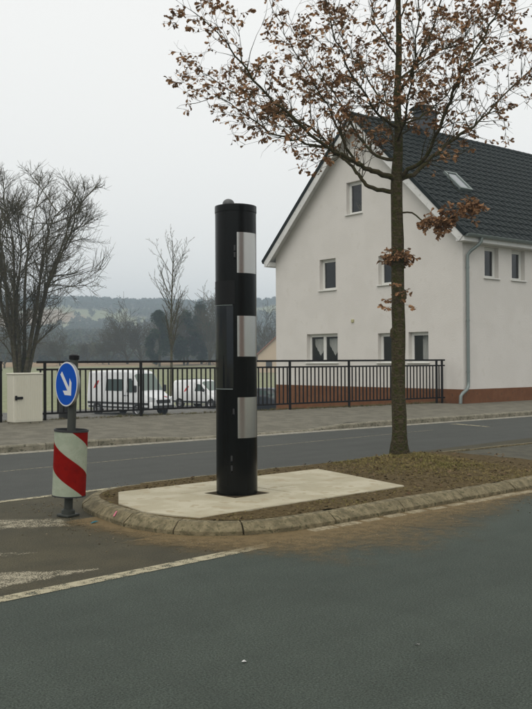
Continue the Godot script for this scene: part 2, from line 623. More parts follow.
# ------------------------------------------------------------------ main
func _ready() -> void:
	var cam := Camera3D.new()
	cam.name = "camera"
	add_child(cam)
	cam.position = Vector3(0, 1.5, 0)
	cam.rotation_degrees = Vector3(0.414, -44.0, -0.3)
	cam.fov = 43.0
	cam.near = 0.05
	cam.far = 6000.0
	cam.current = true

	var env := Environment.new()
	env.background_mode = Environment.BG_SKY
	var sm := ProceduralSkyMaterial.new()
	sm.sky_top_color = Color(0.955, 0.956, 0.95)
	sm.sky_horizon_color = Color(0.995, 0.995, 0.985)
	sm.sky_curve = 0.6
	sm.ground_bottom_color = Color(0.42, 0.42, 0.40)
	sm.ground_horizon_color = Color(0.72, 0.75, 0.77)
	sm.sky_energy_multiplier = 1.0
	var sky := Sky.new()
	sky.sky_material = sm
	env.sky = sky
	env.tonemap_mode = Environment.TONE_MAPPER_LINEAR
	env.tonemap_exposure = 1.07
	env.sdfgi_enabled = true
	env.ssao_enabled = true
	env.ssil_enabled = true
	env.fog_enabled = true
	env.fog_density = 0.0012
	env.fog_light_color = Color(0.78, 0.85, 0.90)
	var we := WorldEnvironment.new()
	we.name = "environment"
	we.environment = env
	add_child(we)

	var sun := DirectionalLight3D.new()
	sun.name = "sun"
	sun.light_energy = 0.4
	sun.light_color = Color(1.0, 0.97, 0.93)
	sun.light_angular_distance = 60.0
	sun.shadow_enabled = true
	sun.sky_mode = DirectionalLight3D.SKY_MODE_LIGHT_ONLY
	add_child(sun)
	sun.rotation_degrees = Vector3(-55, -62, 0)

	make_materials()
	build_ground()
	build_island()
	build_house()
	build_fences()
	build_column()
	build_guide_sign()
	build_oak()
	build_vehicles()
	build_street_bits()
	build_background()

# ------------------------------------------------------------------ ground, road, pavements
var hill_noise: FastNoiseLite

func terrain_y(x: float, z: float) -> float:
	var l := FARSIDE.affine_inverse() * Vector3(x, 0, z)
	if l.z > -3.0:
		return -1.9 if l.z < 6.0 else -0.35
	var r := Vector2(x, z).length()
	var y := lerpf(-1.9, -1.5, smoothstep(-3.0, -7.5, l.z))
	y += 3.0 * smoothstep(66.0, 200.0, r) - 1.2 * smoothstep(210.0, 300.0, r)
	var a := atan2(x, -z)
	y += (11.0 + 4.0 * hill_noise.get_noise_2d(a * 40.0, 3.0)) * smoothstep(260.0, 420.0, r)
	y += (44.0 + 12.0 * hill_noise.get_noise_2d(a * 60.0, 90.0)) * smoothstep(430.0, 880.0, r)
	return y

func build_ground() -> void:
	hill_noise = FastNoiseLite.new()
	hill_noise.seed = 5
	hill_noise.frequency = 0.03
	# terrain: a polar sheet, finest where the view goes
	var angs := PackedFloat32Array()
	var a := 0.0
	while a < TAU - 0.001:
		angs.append(a)
		var off := absf(wrapf(a - deg_to_rad(44.0), -PI, PI))
		a += 0.006 if off < 0.36 else 0.04
	var rads := PackedFloat32Array()
	var r := 4.0
	while r < 1800.0:
		rads.append(r)
		r *= 1.035 if r > 60.0 else 1.08
	var mb := MB.new()
	mb.colored = true
	var na := angs.size()
	for i in rads.size():
		for k in na:
			var rr := rads[i]
			var x := sin(angs[k]) * rr
			var z := -cos(angs[k]) * rr
			var y := terrain_y(x, z)
			var e := rr * 0.02 + 0.3
			var nn := Vector3(terrain_y(x - e, z) - terrain_y(x + e, z), 2.0 * e, terrain_y(x, z - e) - terrain_y(x, z + e)).normalized()
			var p := hill_noise.get_noise_2d(x * 0.35, z * 0.35)
			var q := hill_noise.get_noise_2d(x * 0.09 + 500.0, z * 0.09)
			var green := Vector3(.27, .29, .17)
			var tan_c := Vector3(.36, .26, .165)
			var wood := Vector3(.105, .09, .06)
			var cc := green.lerp(Vector3(.31, .31, .20), clampf(0.5 + p, 0, 1))
			if rr > 150.0 and rr < 205.0:
				cc = cc.lerp(tan_c, smoothstep(150, 160, rr + 8.0 * p))
			elif rr >= 205.0:
				if rr < 430.0:
					cc = cc.lerp(wood, smoothstep(0.3, 0.4, q))
				elif q > 0.16:
					cc = wood
				elif q < -0.22:
					cc = tan_c
				elif rr > 520.0 and q > -0.05:
					cc = wood
			mb.col = Color(cc.x, cc.y, cc.z)
			mb.vert(Vector3(x, y, z), nn)
	for i in rads.size() - 1:
		for k in na:
			var k2 := (k + 1) % na
			mb.itri(i * na + k, i * na + k2, (i + 1) * na + k2)
			mb.itri(i * na + k, (i + 1) * na + k2, (i + 1) * na + k)
	mb.col = Color(.17, .2, .1)
	var ci := mb.vert(Vector3(0, -0.35, 0), Vector3.UP)
	for k in na:
		mb.itri(ci, (k + 1) % na, k)
	structure("ground", mb.mesh(), mats.meadow)

	# road
	var rd := MB.new()
	var xs := [-90.0, 130.0]
	var zs := [-15.5, -0.85]
	var i0 := []
	for z in zs:
		for x in xs:
			i0.append(rd.vert(Vector3(x, 0, z), Vector3.UP, Vector2(x, z), Vector2((x + 4.0) / 32.0, (-z + 2.0) / 16.0)))
	rd.itri(i0[2], i0[3], i0[1])
	rd.itri(i0[2], i0[1], i0[0])
	var road := structure("road", rd.mesh(), mats.asphalt)
	var sheet := func(called: String, pts: Array, mat: Material, y: float) -> void:
		var m := MB.new()
		var poly := PackedVector2Array()
		for p in pts:
			poly.append(p)
		m.top(poly, y)
		part(called, m.mesh(), mat, road)
	sheet.call("edge_line", [Vector2(-30, -5.35), Vector2(5.12, -5.33), Vector2(5.05, -5.20), Vector2(-30, -5.22)], mats.line_paint, 0.004)
	sheet.call("edge_line", [Vector2(-30, -9.02), Vector2(6.4, -9.0), Vector2(6.4, -8.89), Vector2(-30, -8.91)], mats.line_paint, 0.004)
	sheet.call("lane_seam", [Vector2(-30, -11.45), Vector2(16, -11.42), Vector2(16, -11.39), Vector2(-30, -11.42)], mats.thin_paint, 0.004)
	sheet.call("short_mark", [Vector2(17.75, -12.2), Vector2(17.95, -12.12), Vector2(17.62, -11.02), Vector2(17.5, -11.05)], mats.thin_paint, 0.004)
	# worn hatching before the island nose and the sand washed out along its kerb: thin films with their own ragged outlines
	var marks := [PackedVector2Array([Vector2(2.9, 7.95), Vector2(3.85, 7.36), Vector2(4.43, 6.97), Vector2(4.78, 7.56), Vector2(4.2, 8.05), Vector2(3.2, 8.6)]),
		PackedVector2Array([Vector2(0.7, 5.43), Vector2(2.83, 5.43), Vector2(4.0, 5.40), Vector2(3.12, 6.02), Vector2(1.6, 6.85)]),
		PackedVector2Array([Vector2(2.7, 6.55), Vector2(3.6, 6.2), Vector2(3.85, 6.35), Vector2(3.4, 6.75), Vector2(2.9, 6.95)])]
	var hatch := func(u: float, w: float, nf: float, nm: float, nb: float) -> float:
		var amount := 0.0
		for k in 3:
			var d := inside_by(marks[k], Vector2(u, w))
			if d > 0.0:
				amount = maxf(amount, smoothstep(0.0, [0.22, 0.16, 0.2][k], d) * [1.0, 1.12, 0.72][k])
		if amount <= 0.0:
			return 0.0
		return 0.8 * smoothstep(0.36, 0.62, nf * 0.75 + (nm - 0.5) * 0.35 + (nb - 0.5) * 0.2 + (amount - 1.0) * 0.45 + 0.12)
	var uvsheet := func(called: String, u0: float, u1: float, w0: float, w1: float, mat: Material, y: float) -> void:
		var m := MB.new()
		m.quad(Vector3(u0, y, -w0), Vector3(u1, y, -w0), Vector3(u1, y, -w1), Vector3(u0, y, -w1), Vector2(0, 0), Vector2(1, 0), Vector2(1, 1), Vector2(0, 1))
		part(called, m.mesh(), mat, road)
	uvsheet.call("hatch_marks", 0.8, 4.9, 5.40, 8.6, film_mat("hatch_film", 0.8, 4.9, 5.40, 8.6, 1024, 800, hatch, Vector3(.40, .365, .27), 0.3), 0.004)
	var sand := func(u: float, w: float, nf: float, nm: float, nb: float) -> float:
		var d := maxf(island_sd(u, w), 0.0)
		var reach := 0.3
		if w < 6.2:
			if u < 5.0:
				reach = lerpf(0.35, 1.0, clampf((u - 4.2) / 0.8, 0, 1))
			elif u < 6.2:
				reach = 1.02
			else:
				reach = lerpf(1.02, 0.12, clampf((u - 6.2) / 4.2, 0, 1))
		reach *= 0.85 + 0.5 * nb
		var amount := 1.0 - d / reach
		if amount < -0.6:
			return 0.0
		return 0.80 * smoothstep(-0.25, 0.95, amount + (nm - 0.5) * 0.45 + (nf - 0.5) * 0.45)
	uvsheet.call("washed_sand", 4.0, 12.0, 4.0, 7.4, film_mat("sand_film", 4.0, 12.0, 4.0, 7.4, 1600, 680, sand, Vector3(.185, .137, .072), 0.45), 0.0065)

	# far pavement, its kerb stones and gutter blocks
	var drop := func(x: float) -> float:
		return smoothstep(-13.4, -11.6, x) * (1.0 - smoothstep(-8.8, -7.7, x))
	var pav := MB.new()
	var rows := []
	for f in [0.0, 0.08, 0.2, 0.35, 0.55, 0.8, 1.0]:
		var row := []
		for k in 181:
			var x := -60.0 + k * 0.5555
			var rear := -1.6
			if x > -13.2:
				rear = lerpf(-1.42, -0.72, clampf((x + 13.2) / 13.1, 0, 1))
			if x > -0.05:
				rear = 0.0
			var z := lerpf(2.95, rear, f)
			var y := 0.12 + (2.95 - z) * 0.02 - 0.085 * float(drop.call(x)) * clampf(1.0 - (2.95 - z) / 1.6, 0, 1)
			row.append(Vector3(x, y, z))
		rows.append(row)
	pav.sheet(rows)
	var pavement := structure("pavement", pav.mesh(), mats.pavement, FARSIDE)
	for k in 44:
		var x0 := -31.0 + k
		var h0 := 0.118 - 0.085 * float(drop.call(x0))
		var h1 := 0.118 - 0.085 * float(drop.call(x0 + 1.0))
		var ks := MB.new()
		var pr := func(h: float) -> Array:
			return [Vector2(3.10, -0.1), Vector2(3.09, h - 0.025), Vector2(3.065, h), Vector2(2.95, h + 0.002), Vector2(2.95, -0.1)]
		sweep(ks, [[Vector3(x0 + 0.006, 0, 0), pr.call(h0)], [Vector3(x0 + 0.994, 0, 0), pr.call(h1)]])
		part("kerb_stone", ks.mesh(), mats.kerb_far, pavement)
	var gb := MB.new()
	gb.box(Transform3D(Basis(), Vector3(0, -0.03, 0)), Vector3(0.49, 0.076, 0.24), 0.008)
	var gbm := gb.mesh()
	for k in 60:
		part("gutter_block", gbm, mats.gutter_far, pavement, Transform3D(Basis(), Vector3(-25.0 + k * 0.5, 0, 3.225)))

	# near pavement that the picture is taken from
	var np := MB.new()
	np.slab(PackedVector2Array([Vector2(-90, -0.7), Vector2(130, -0.7), Vector2(130, 6), Vector2(-90, 6)]), 0.12, -0.3)
	var near := structure("pavement", np.mesh(), mats.pavement)
	near.name = "near_pavement"
	var kb := MB.new()
	kb.box(Transform3D(Basis(), Vector3(0, 0.02, -0.78)), Vector3(0.988, 0.2, 0.15), 0.015)
	var kbm := kb.mesh()
	for k in 14:
		part("kerb_stone", kbm, mats.kerb_far, near, Transform3D(Basis(), Vector3(-6.0 + k, 0, 0)))

	# grassy bank down to the car park behind the railing
	var bk := MB.new()
	var br := []
	for p in [Vector2(-0.75, 0.185), Vector2(-1.0, 0.18), Vector2(-1.5, 0.13), Vector2(-2.4, -0.25), Vector2(-4.2, -1.05), Vector2(-6.5, -1.5), Vector2(-8.0, -1.62)]:
		var row := []
		for k in 131:
			var x := -60.0 + k * 0.46
			var wob := 0.08 * hill_noise.get_noise_2d(x * 30.0, p.x * 60.0)
			var zz: float = p.x
			if x < -13.2:
				zz -= 0.8 * clampf(1.0 if p.x > -2.0 else 0.0, 0, 1)
			else:
				zz -= (0.7 * clampf((-0.1 - x) / 13.1, 0, 1)) if p.x > -2.0 else 0.0
			row.append(Vector3(minf(x, -0.02), p.y + (wob if p.x < -1.2 else 0.0), zz))
		br.append(row)
	bk.sheet(br)
	structure("grass_bank", bk.mesh(), mats.bank, FARSIDE)
	var cp := MB.new()
	cp.top(PackedVector2Array([Vector2(-45, -8.5), Vector2(28, -8.5), Vector2(28, -34), Vector2(-45, -34)]), -1.49)
	structure("car_park", cp.mesh(), mats.lot, FARSIDE)

# sweep of 2-D profiles [(z, y), ...] placed at points along x (or any path given by transforms), capped at both ends
func sweep(mb: MB, st: Array) -> void:
	var rings := []
	for s in st:
		var ring := []
		for q in s[1]:
			if s[0] is Transform3D:
				ring.append(s[0] * Vector3(0, q.y, q.x))
			else:
				ring.append(s[0] + Vector3(0, q.y, q.x))
		rings.append(ring)
	for i in rings.size() - 1:
		for k in rings[i].size() - 1:
			mb.quad(rings[i][k], rings[i + 1][k], rings[i + 1][k + 1], rings[i][k + 1])
	for e in [0, rings.size() - 1]:
		var g: Array = rings[e]
		for k in range(1, g.size() - 1):
			if e == 0:
				mb.tri(g[0], g[k], g[k + 1])
			else:
				mb.tri(g[0], g[k + 1], g[k])

# ------------------------------------------------------------------ traffic island
func island_path() -> Array:
	# outer foot of the kerb, from far right along the front, round the nose and back along the far side
	return [Vector2(30, -4.85), Vector2(14, -5.22), Vector2(9.4, -5.37), Vector2(7.2, -5.45), Vector2(6.1, -5.49), Vector2(5.6, -5.55), Vector2(5.25, -5.68), Vector2(5.0, -5.88), Vector2(4.84, -6.12), Vector2(4.75, -6.42), Vector2(4.73, -6.72), Vector2(4.79, -7.1), Vector2(4.88, -7.5), Vector2(5.0, -7.85), Vector2(5.25, -8.2), Vector2(5.6, -8.4), Vector2(6.1, -8.5), Vector2(7.0, -8.5), Vector2(9.0, -8.36), Vector2(11.0, -8.12), Vector2(14.0, -7.85), Vector2(30, -6.9)]

func build_island() -> void:
	var rng := RandomNumberGenerator.new()
	rng.seed = 77
	var c := Curve2D.new()
	var pts := island_path()
	for i in pts.size():
		var p: Vector2 = pts[i]
		var tan_v := Vector2.ZERO
		if i > 0 and i < pts.size() - 1:
			tan_v = (pts[i + 1] - pts[i - 1]).normalized() * minf(p.distance_to(pts[i - 1]), p.distance_to(pts[i + 1])) * 0.33
		c.add_point(p, -tan_v, tan_v)
	c.bake_interval = 0.02
	var total := c.get_baked_length()
	# body: soil bed inside the kerb, slightly crowned and lumpy
	var inner := PackedVector2Array()
	var s := 0.0
	while s <= total:
		var q := c.sample_baked(s)
		var t := (c.sample_baked(minf(s + 0.05, total)) - c.sample_baked(maxf(s - 0.05, 0.0))).normalized()
		inner.append(q + Vector2(-t.y, t.x) * 0.165)
		s += 0.25
	var bed := MB.new()
	var nz := FastNoiseLite.new()
	nz.seed = 9
	nz.frequency = 1.3
	nz.fractal_octaves = 4
	# grid clipped to the outline
	var step := 0.16
	var gx := 4.6
	while gx < 11.2:
		var gz := -8.7
		while gz < -5.2:
			var cell := PackedVector2Array([Vector2(gx, gz), Vector2(gx + step, gz), Vector2(gx + step, gz + step), Vector2(gx, gz + step)])
			for piece in Geometry2D.intersect_polygons(cell, inner):
				var ti := Geometry2D.triangulate_polygon(piece)
				var ids := []
				for p in piece:
					ids.append(bed.vert(Vector3(p.x, bed_y(p, nz), p.y), Vector3(bed_y(p - Vector2(.03, 0), nz) - bed_y(p + Vector2(.03, 0), nz), 0.06, bed_y(p - Vector2(0, .03), nz) - bed_y(p + Vector2(0, .03), nz)).normalized()))
				for k in ti.size() / 3:
					var a: Vector2 = piece[ti[k * 3]]
					var b: Vector2 = piece[ti[k * 3 + 1]]
					var d: Vector2 = piece[ti[k * 3 + 2]]
					if (b - a).cross(d - a) > 0:
						bed.itri(ids[ti[k * 3]], ids[ti[k * 3 + 2]], ids[ti[k * 3 + 1]])
					else:
						bed.itri(ids[ti[k * 3]], ids[ti[k * 3 + 1]], ids[ti[k * 3 + 2]])
			gz += step
		gx += step
	var island := structure("traffic_island", bed.mesh(), mats.soil)
	# paved right part
	var pv := MB.new()
	pv.slab(PackedVector2Array([Vector2(10.1, -5.5), Vector2(10.35, -6.2), Vector2(10.6, -7.0), Vector2(10.75, -7.6), Vector2(10.9, -8.0), Vector2(14, -7.74), Vector2(30, -6.8), Vector2(30, -4.98), Vector2(14, -5.35)]), 0.098, -0.05)
	part("paved_end", pv.mesh(), mats.island_asphalt, island)
	# kerb stones, one by one
	s = 0.0
	while s < total - 0.3:
		var p0 := c.sample_baked(s)
		var bend := absf((c.sample_baked(minf(s + 0.5, total)) - p0).angle_to(p0 - c.sample_baked(maxf(s - 0.5, 0.0))))
		var ln := 0.98
		if p0.x < 6.0:
			ln = 0.62
		if p0.x > 16.0:
			ln = 2.0
		var e := minf(s + ln, total)
		var ks := MB.new()
		var st := []
		var lift := rng.randf_range(-0.006, 0.006)
		var out_by := rng.randf_range(-0.008, 0.008)
		var tip := rng.randf_range(-0.004, 0.004)
		for k in 5:
			var sk := lerpf(s + 0.008, e - 0.008, k / 4.0)
			var q := c.sample_baked(sk)
			var t := (c.sample_baked(minf(sk + 0.04, total)) - c.sample_baked(maxf(sk - 0.04, 0.0))).normalized()
			var inw := Vector2(-t.y, t.x)
			var b := Basis(Vector3(-t.x, 0, -t.y), Vector3.UP, Vector3(-inw.x, 0, -inw.y))
			var hh := 0.112 + lift + tip * (k - 2)
			st.append([Transform3D(b, Vector3(q.x + inw.x * out_by, 0, q.y + inw.y * out_by)), [Vector2(0.0, -0.1), Vector2(0.0, 0.040), Vector2(-0.008, 0.050), Vector2(-0.078, hh - 0.010), Vector2(-0.092, hh - 0.002), Vector2(-0.175, hh + 0.003), Vector2(-0.175, -0.1)]])
		sweep(ks, st)
		part("kerb_stone", ks.mesh(), mats.kerb, island)
		s = e
	# pink spray mark on the sloping face of one stone at the nose
	var near_s := c.get_closest_offset(Vector2(4.80, -7.02))
	var mk := MB.new()
	var pq := []
	for e in [[-0.035, -0.016], [-0.005, -0.014], [0.035, -0.062], [0.012, -0.066]]:
		var q := c.sample_baked(near_s + e[0])
		var t := (c.sample_baked(near_s + e[0] + 0.04) - c.sample_baked(near_s + e[0] - 0.04)).normalized()
		var inw := Vector2(-t.y, t.x)
		pq.append(Vector3(q.x + inw.x * -e[1], 0.058 + (-e[1] - 0.012) * 0.74 + 0.006, q.y + inw.y * -e[1]))
	mk.plate(pq, Vector3(0, 0.002, 0))
	part("spray_mark", mk.mesh(), mats.pink_spray, island)
	# gutter stones along the front
	var gm := []
	for v in 3:
		var g := MB.new()
		g.box(Transform3D(Basis(), Vector3(0, -0.036, 0)), Vector3([0.29, 0.25, 0.31][v], 0.08, [0.125, 0.115, 0.13][v]), 0.012)
		gm.append(g.mesh())
	s = 14.0
	while s < total:
		var q := c.sample_baked(s)
		if q.x < 5.65:
			break
		var t := (c.sample_baked(s + 0.05) - c.sample_baked(s - 0.05)).normalized()
		var outw := Vector2(t.y, -t.x)
		var yaw := -atan2(t.y, t.x) + rng.randf_range(-0.03, 0.03)
		var keep := rng.randf()
		if q.x > 6.0 or keep > 0.4:
			var p := q + outw * (0.085 + rng.randf_range(-0.01, 0.01))
			part("gutter_stone", gm[rng.randi() % 3], mats.gutter, island, Transform3D(Basis(Vector3.UP, yaw), Vector3(p.x, rng.randf_range(0.004, 0.011), p.y)))
		s += 0.325
	# pale concrete pad: five pieces with open joints round the column
	var pad := thing("concrete_pad", "pale concrete pad with cut corners around the black column", "pad")
	var pieces := [
		[Vector2(5.48, -7.93), Vector2(5.06, -7.32), Vector2(4.93, -6.72), Vector2(5.02, -6.36), Vector2(5.10, -6.13), Vector2(5.86, -6.12), Vector2(5.86, -7.91)],
		[Vector2(5.875, -7.91), Vector2(5.875, -7.36), Vector2(6.73, -7.36), Vector2(6.73, -7.87)],
		[Vector2(5.875, -6.58), Vector2(5.875, -6.12), Vector2(6.73, -6.10), Vector2(6.73, -6.58)],
		[Vector2(6.745, -7.87), Vector2(6.745, -6.98), Vector2(8.21, -6.96), Vector2(8.43, -7.79)],
		[Vector2(6.745, -6.965), Vector2(6.745, -6.10), Vector2(7.96, -6.07), Vector2(8.205, -6.945)]]
	for pc in pieces:
		var m := MB.new()
		m.slab(PackedVector2Array(pc), 0.126 + rng.randf_range(-0.002, 0.002), -0.05, 0.006)
		part("slab", m.mesh(), mats.slab, pad)
	# frame round the pit under the column
	var fr := MB.new()
	fr.slab(PackedVector2Array([Vector2(5.885, -7.35), Vector2(6.72, -7.35), Vector2(6.72, -6.59), Vector2(5.885, -6.59)]), 0.1245, 0.0, 0.004)
	part("pit_frame", fr.mesh(), mats.slab, pad)
	var pit := MB.new()  # flat dark sheet: shadow of the slot round the column foot, painted in brown
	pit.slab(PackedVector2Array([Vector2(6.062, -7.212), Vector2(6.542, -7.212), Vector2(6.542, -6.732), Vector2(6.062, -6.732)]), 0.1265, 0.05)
	part("pit_shade", pit.mesh(), rough("pit_shade_brown", .045, .036, .022, 0.95, 0.0, 0.1), pad)

	# dry grass, clods and fallen leaves on the bed
	var tuft := tuft_mesh(7, 0.075, 3)
	var xf := []
	var cols := []
	for k in 26000:
		var p := Vector2(rng.randf_range(4.9, 11.0), rng.randf_range(-8.45, -5.45))
		if not Geometry2D.is_point_in_polygon(p, inner) or on_pad(p) or p.x > 10.15 + (-5.5 - p.y) * 0.3:
			continue
		var dn := nz.get_noise_2d(p.x * 0.5 + 40.0, p.y * 0.5)
		var near_tree := clampf(1.0 - p.distance_to(Vector2(10.4, -7.6)) / 1.9, 0, 1)
		if rng.randf() > 0.08 + 0.5 * near_tree + 0.6 * dn + (0.55 * smoothstep(8.2, 9.6, p.x)):
			continue
		var sc := rng.randf_range(0.3, 0.75) * (0.6 + 0.4 * near_tree)
		xf.append(Transform3D(Basis(Vector3.UP, rng.randf() * TAU).scaled(Vector3(sc, sc * rng.randf_range(0.5, 1.0), sc)), Vector3(p.x, bed_y(p, nz) - 0.004, p.y)))
		var gcol := Color(.27, .205, .092).lerp(Color(.16, .15, .045), clampf(rng.randf() * 0.7 + near_tree * 0.35 + dn * 0.6, 0, 1))
		cols.append(gcol * rng.randf_range(0.75, 1.15))
	scatter("dry_grass", tuft, mats.grass, xf, cols, "sparse dry grass tufts on the soil round the tree", "grass")
	xf = []
	cols = []
	for k in 330:
		var p := Vector2(rng.randf_range(5.0, 11.5), rng.randf_range(-8.4, -5.5))
		if not Geometry2D.is_point_in_polygon(p, inner) or on_pad(p):
			continue
		if rng.randf() > 0.35 and p.distance_to(Vector2(10.4, -7.6)) > 2.2:
			continue
		var sc := rng.randf_range(0.035, 0.07)
		xf.append(Transform3D(Basis.from_euler(Vector3(rng.randf_range(-0.5, 0.5), rng.randf() * TAU, rng.randf_range(-0.5, 0.5))).scaled(Vector3(sc, sc, sc)), Vector3(p.x, bed_y(p, nz) + 0.006, p.y)))
		cols.append(Color(.10, .06, .03).lerp(Color(.17, .12, .065), rng.randf()))
	scatter("fallen_leaves", leaf_mesh(), mats.leaf, xf, cols, "scattered brown fallen leaves lying on the island soil", "leaves")
	# clods and pebbles
	xf = []
	cols = []
	for k in 2600:
		var p := Vector2(rng.randf_range(4.8, 10.8), rng.randf_range(-8.5, -5.45))
		if not Geometry2D.is_point_in_polygon(p, inner) or on_pad(p):
			continue
		var sc := rng.randf_range(0.006, 0.02)
		xf.append(Transform3D(Basis.from_euler(Vector3(rng.randf() * TAU, rng.randf() * TAU, 0)).scaled(Vector3(sc, sc * 0.7, sc * 1.2)), Vector3(p.x, bed_y(p, nz), p.y)))
		cols.append(Color(.06, .044, .02).lerp(Color(.14, .108, .055), rng.randf()))
	for k in 900:
		# grit washed on to the asphalt beside the kerb
		var sk := rng.randf_range(17.0, 29.0)
		var q := c.sample_baked(sk)
		var t := (c.sample_baked(sk + 0.05) - c.sample_baked(sk - 0.05)).normalized()
		var p := q + Vector2(t.y, -t.x) * (0.15 + absf(rng.randfn(0.0, 0.28)))
		var sc := rng.randf_range(0.003, 0.009)
		xf.append(Transform3D(Basis.from_euler(Vector3(rng.randf() * TAU, rng.randf() * TAU, 0)).scaled(Vector3(sc, sc * 0.7, sc * 1.2)), Vector3(p.x, 0.003, p.y)))
		cols.append(Color(.10, .08, .05).lerp(Color(.20, .17, .12), rng.randf()))
	var clod := MB.new()
	clod.tube([Vector3(0, -1, 0), Vector3(0.1, -0.5, 0), Vector3(0, 0.4, 0.1), Vector3(0, 0.9, 0)], [0.3, 0.95, 0.85, 0.3], 6, true, 0.25)
	scatter("clods", clod.mesh(), mats.grass, xf, cols, "small brown clods and grit on the island soil and kerb foot", "grit")

func on_pad(p: Vector2) -> bool:
	return Geometry2D.is_point_in_polygon(p, PackedVector2Array([Vector2(5.46, -7.97), Vector2(5.0, -7.32), Vector2(4.88, -6.72), Vector2(5.0, -6.3), Vector2(5.06, -6.08), Vector2(8.0, -6.03), Vector2(8.48, -7.82)]))

func bed_y(p: Vector2, nz: FastNoiseLite) -> float:
	var y := 0.112 + 0.014 * nz.get_noise_2d(p.x * 2.0, p.y * 2.0) + 0.008 * nz.get_noise_2d(p.x * 9.0, p.y * 9.0)
	y += 0.035 * exp(-pow(p.distance_to(Vector2(10.4, -8.0)) / 1.0, 2.0))
	if p.x > 5.3 and p.x < 7.85 and p.y < -6.4 and p.y > -7.6:
		y -= 0.06
	return y

func scatter(called: String, mesh: Mesh, mat: Material, xf: Array, cols: Array, label: String, category: String, parent: Node = null) -> MultiMeshInstance3D:
	var mm := MultiMesh.new()
	mm.transform_format = MultiMesh.TRANSFORM_3D
	mm.use_colors = true
	mm.mesh = mesh
	mm.instance_count = xf.size()
	for i in xf.size():
		mm.set_instance_transform(i, xf[i])
		mm.set_instance_color(i, cols[i])
	var o := MultiMeshInstance3D.new()
	o.multimesh = mm
	o.material_override = mat
	o.set_meta("kind", "stuff")
	if parent:
		o.name = called
		parent.add_child(o, true)
	else:
		o.name = numbered(called)
		add_child(o)
		tag(o, label, category)
	return o

func tuft_mesh(blades: int, h: float, sd: int) -> ArrayMesh:
	var rng := RandomNumberGenerator.new()
	rng.seed = sd
	var m := MB.new()
	m.colored = true
	for k in blades:
		var a := rng.randf() * TAU
		var o := Vector3(cos(a), 0, sin(a))
		var side := Vector3(-o.z, 0, o.x) * rng.randf_range(0.0022, 0.004)
		var base := o * rng.randf_range(0.0, 0.025)
		var lean := rng.randf_range(0.3, 1.1)
		var hh := h * rng.randf_range(0.6, 1.1)
		var p1 := base + o * hh * lean * 0.35 + Vector3.UP * hh * 0.6
		var p2 := base + o * hh * lean + Vector3.UP * hh * 0.85
		m.quad(base - side, base + side, p1 + side * 0.8, p1 - side * 0.8)
		m.tri(p1 - side * 0.8, p1 + side * 0.8, p2)
	return m.mesh()

func leaf_mesh() -> ArrayMesh:
	# lobed oak leaf of length 1 along z, folded on its midrib and curled
	var m := MB.new()
	m.colored = true
	var prof := [[0.0, 0.015], [0.14, 0.11], [0.22, 0.07], [0.36, 0.23], [0.45, 0.14], [0.60, 0.31], [0.70, 0.20], [0.82, 0.27], [0.92, 0.15], [1.0, 0.01]]
	var mid := func(t: float) -> Vector3:
		return Vector3(0, 0.16 * sin(t * 2.6), t)
	for i in prof.size() - 1:
		var t0: float = prof[i][0]
		var t1: float = prof[i + 1][0]
		var a: Vector3 = mid.call(t0)
		var b: Vector3 = mid.call(t1)
		for sg in [1.0, -1.0]:
			var e := a + Vector3(sg * prof[i][1], prof[i][1] * 0.55, 0)
			var f := b + Vector3(sg * prof[i + 1][1], prof[i + 1][1] * 0.55, 0)
			if sg > 0:
				m.quad(a, b, f, e)
			else:
				m.quad(b, a, e, f)
	return m.mesh()

# ------------------------------------------------------------------ house
# a wall in a plane: outline and holes in (a, y); pos(a, y, depth) places it
func wall_with_holes(mb: MB, outline: PackedVector2Array, holes: Array, o: Vector3, ax: Vector3, inward: Vector3, reveal: float) -> void:
	var us := []
	var ys := []
	var lo := outline[0]
	var hi := outline[0]
	for p in outline:
		lo = Vector2(minf(lo.x, p.x), minf(lo.y, p.y))
		hi = Vector2(maxf(hi.x, p.x), maxf(hi.y, p.y))
	us = [lo.x, hi.x]
	ys = [lo.y, hi.y]
	for h in holes:
		us.append_array([h.position.x, h.end.x])
		ys.append_array([h.position.y, h.end.y])
	us.sort()
	ys.sort()
	var nrm := -inward
	for i in us.size() - 1:
		for j in ys.size() - 1:
			if us[i + 1] - us[i] < 0.001 or ys[j + 1] - ys[j] < 0.001:
				continue
			var mid := Vector2((us[i] + us[i + 1]) * 0.5, (ys[j] + ys[j + 1]) * 0.5)
			var inside := false
			for h in holes:
				if h.has_point(mid):
					inside = true
			if inside:
				continue
			var cell := PackedVector2Array([Vector2(us[i], ys[j]), Vector2(us[i + 1], ys[j]), Vector2(us[i + 1], ys[j + 1]), Vector2(us[i], ys[j + 1])])
			for piece in Geometry2D.intersect_polygons(cell, outline):
				var t := Geometry2D.triangulate_polygon(piece)
				for k in t.size() / 3:
					var q := []
					for e in 3:
						var p2: Vector2 = piece[t[k * 3 + e]]
						q.append(o + ax * p2.x + Vector3.UP * p2.y)
					if (q[1] - q[0]).cross(q[2] - q[0]).dot(nrm) > 0:
						mb.tri(q[0], q[1], q[2])
					else:
						mb.tri(q[0], q[2], q[1])
	for h in holes:
		var c4 := [Vector2(h.position.x, h.position.y), Vector2(h.end.x, h.position.y), Vector2(h.end.x, h.end.y), Vector2(h.position.x, h.end.y)]
		for k in 4:
			var p: Vector2 = c4[k]
			var q: Vector2 = c4[(k + 1) % 4]
			var a := o + ax * p.x + Vector3.UP * p.y
			var b := o + ax * q.x + Vector3.UP * q.y
			mb.quad(a, b, b + inward * reveal, a + inward * reveal)

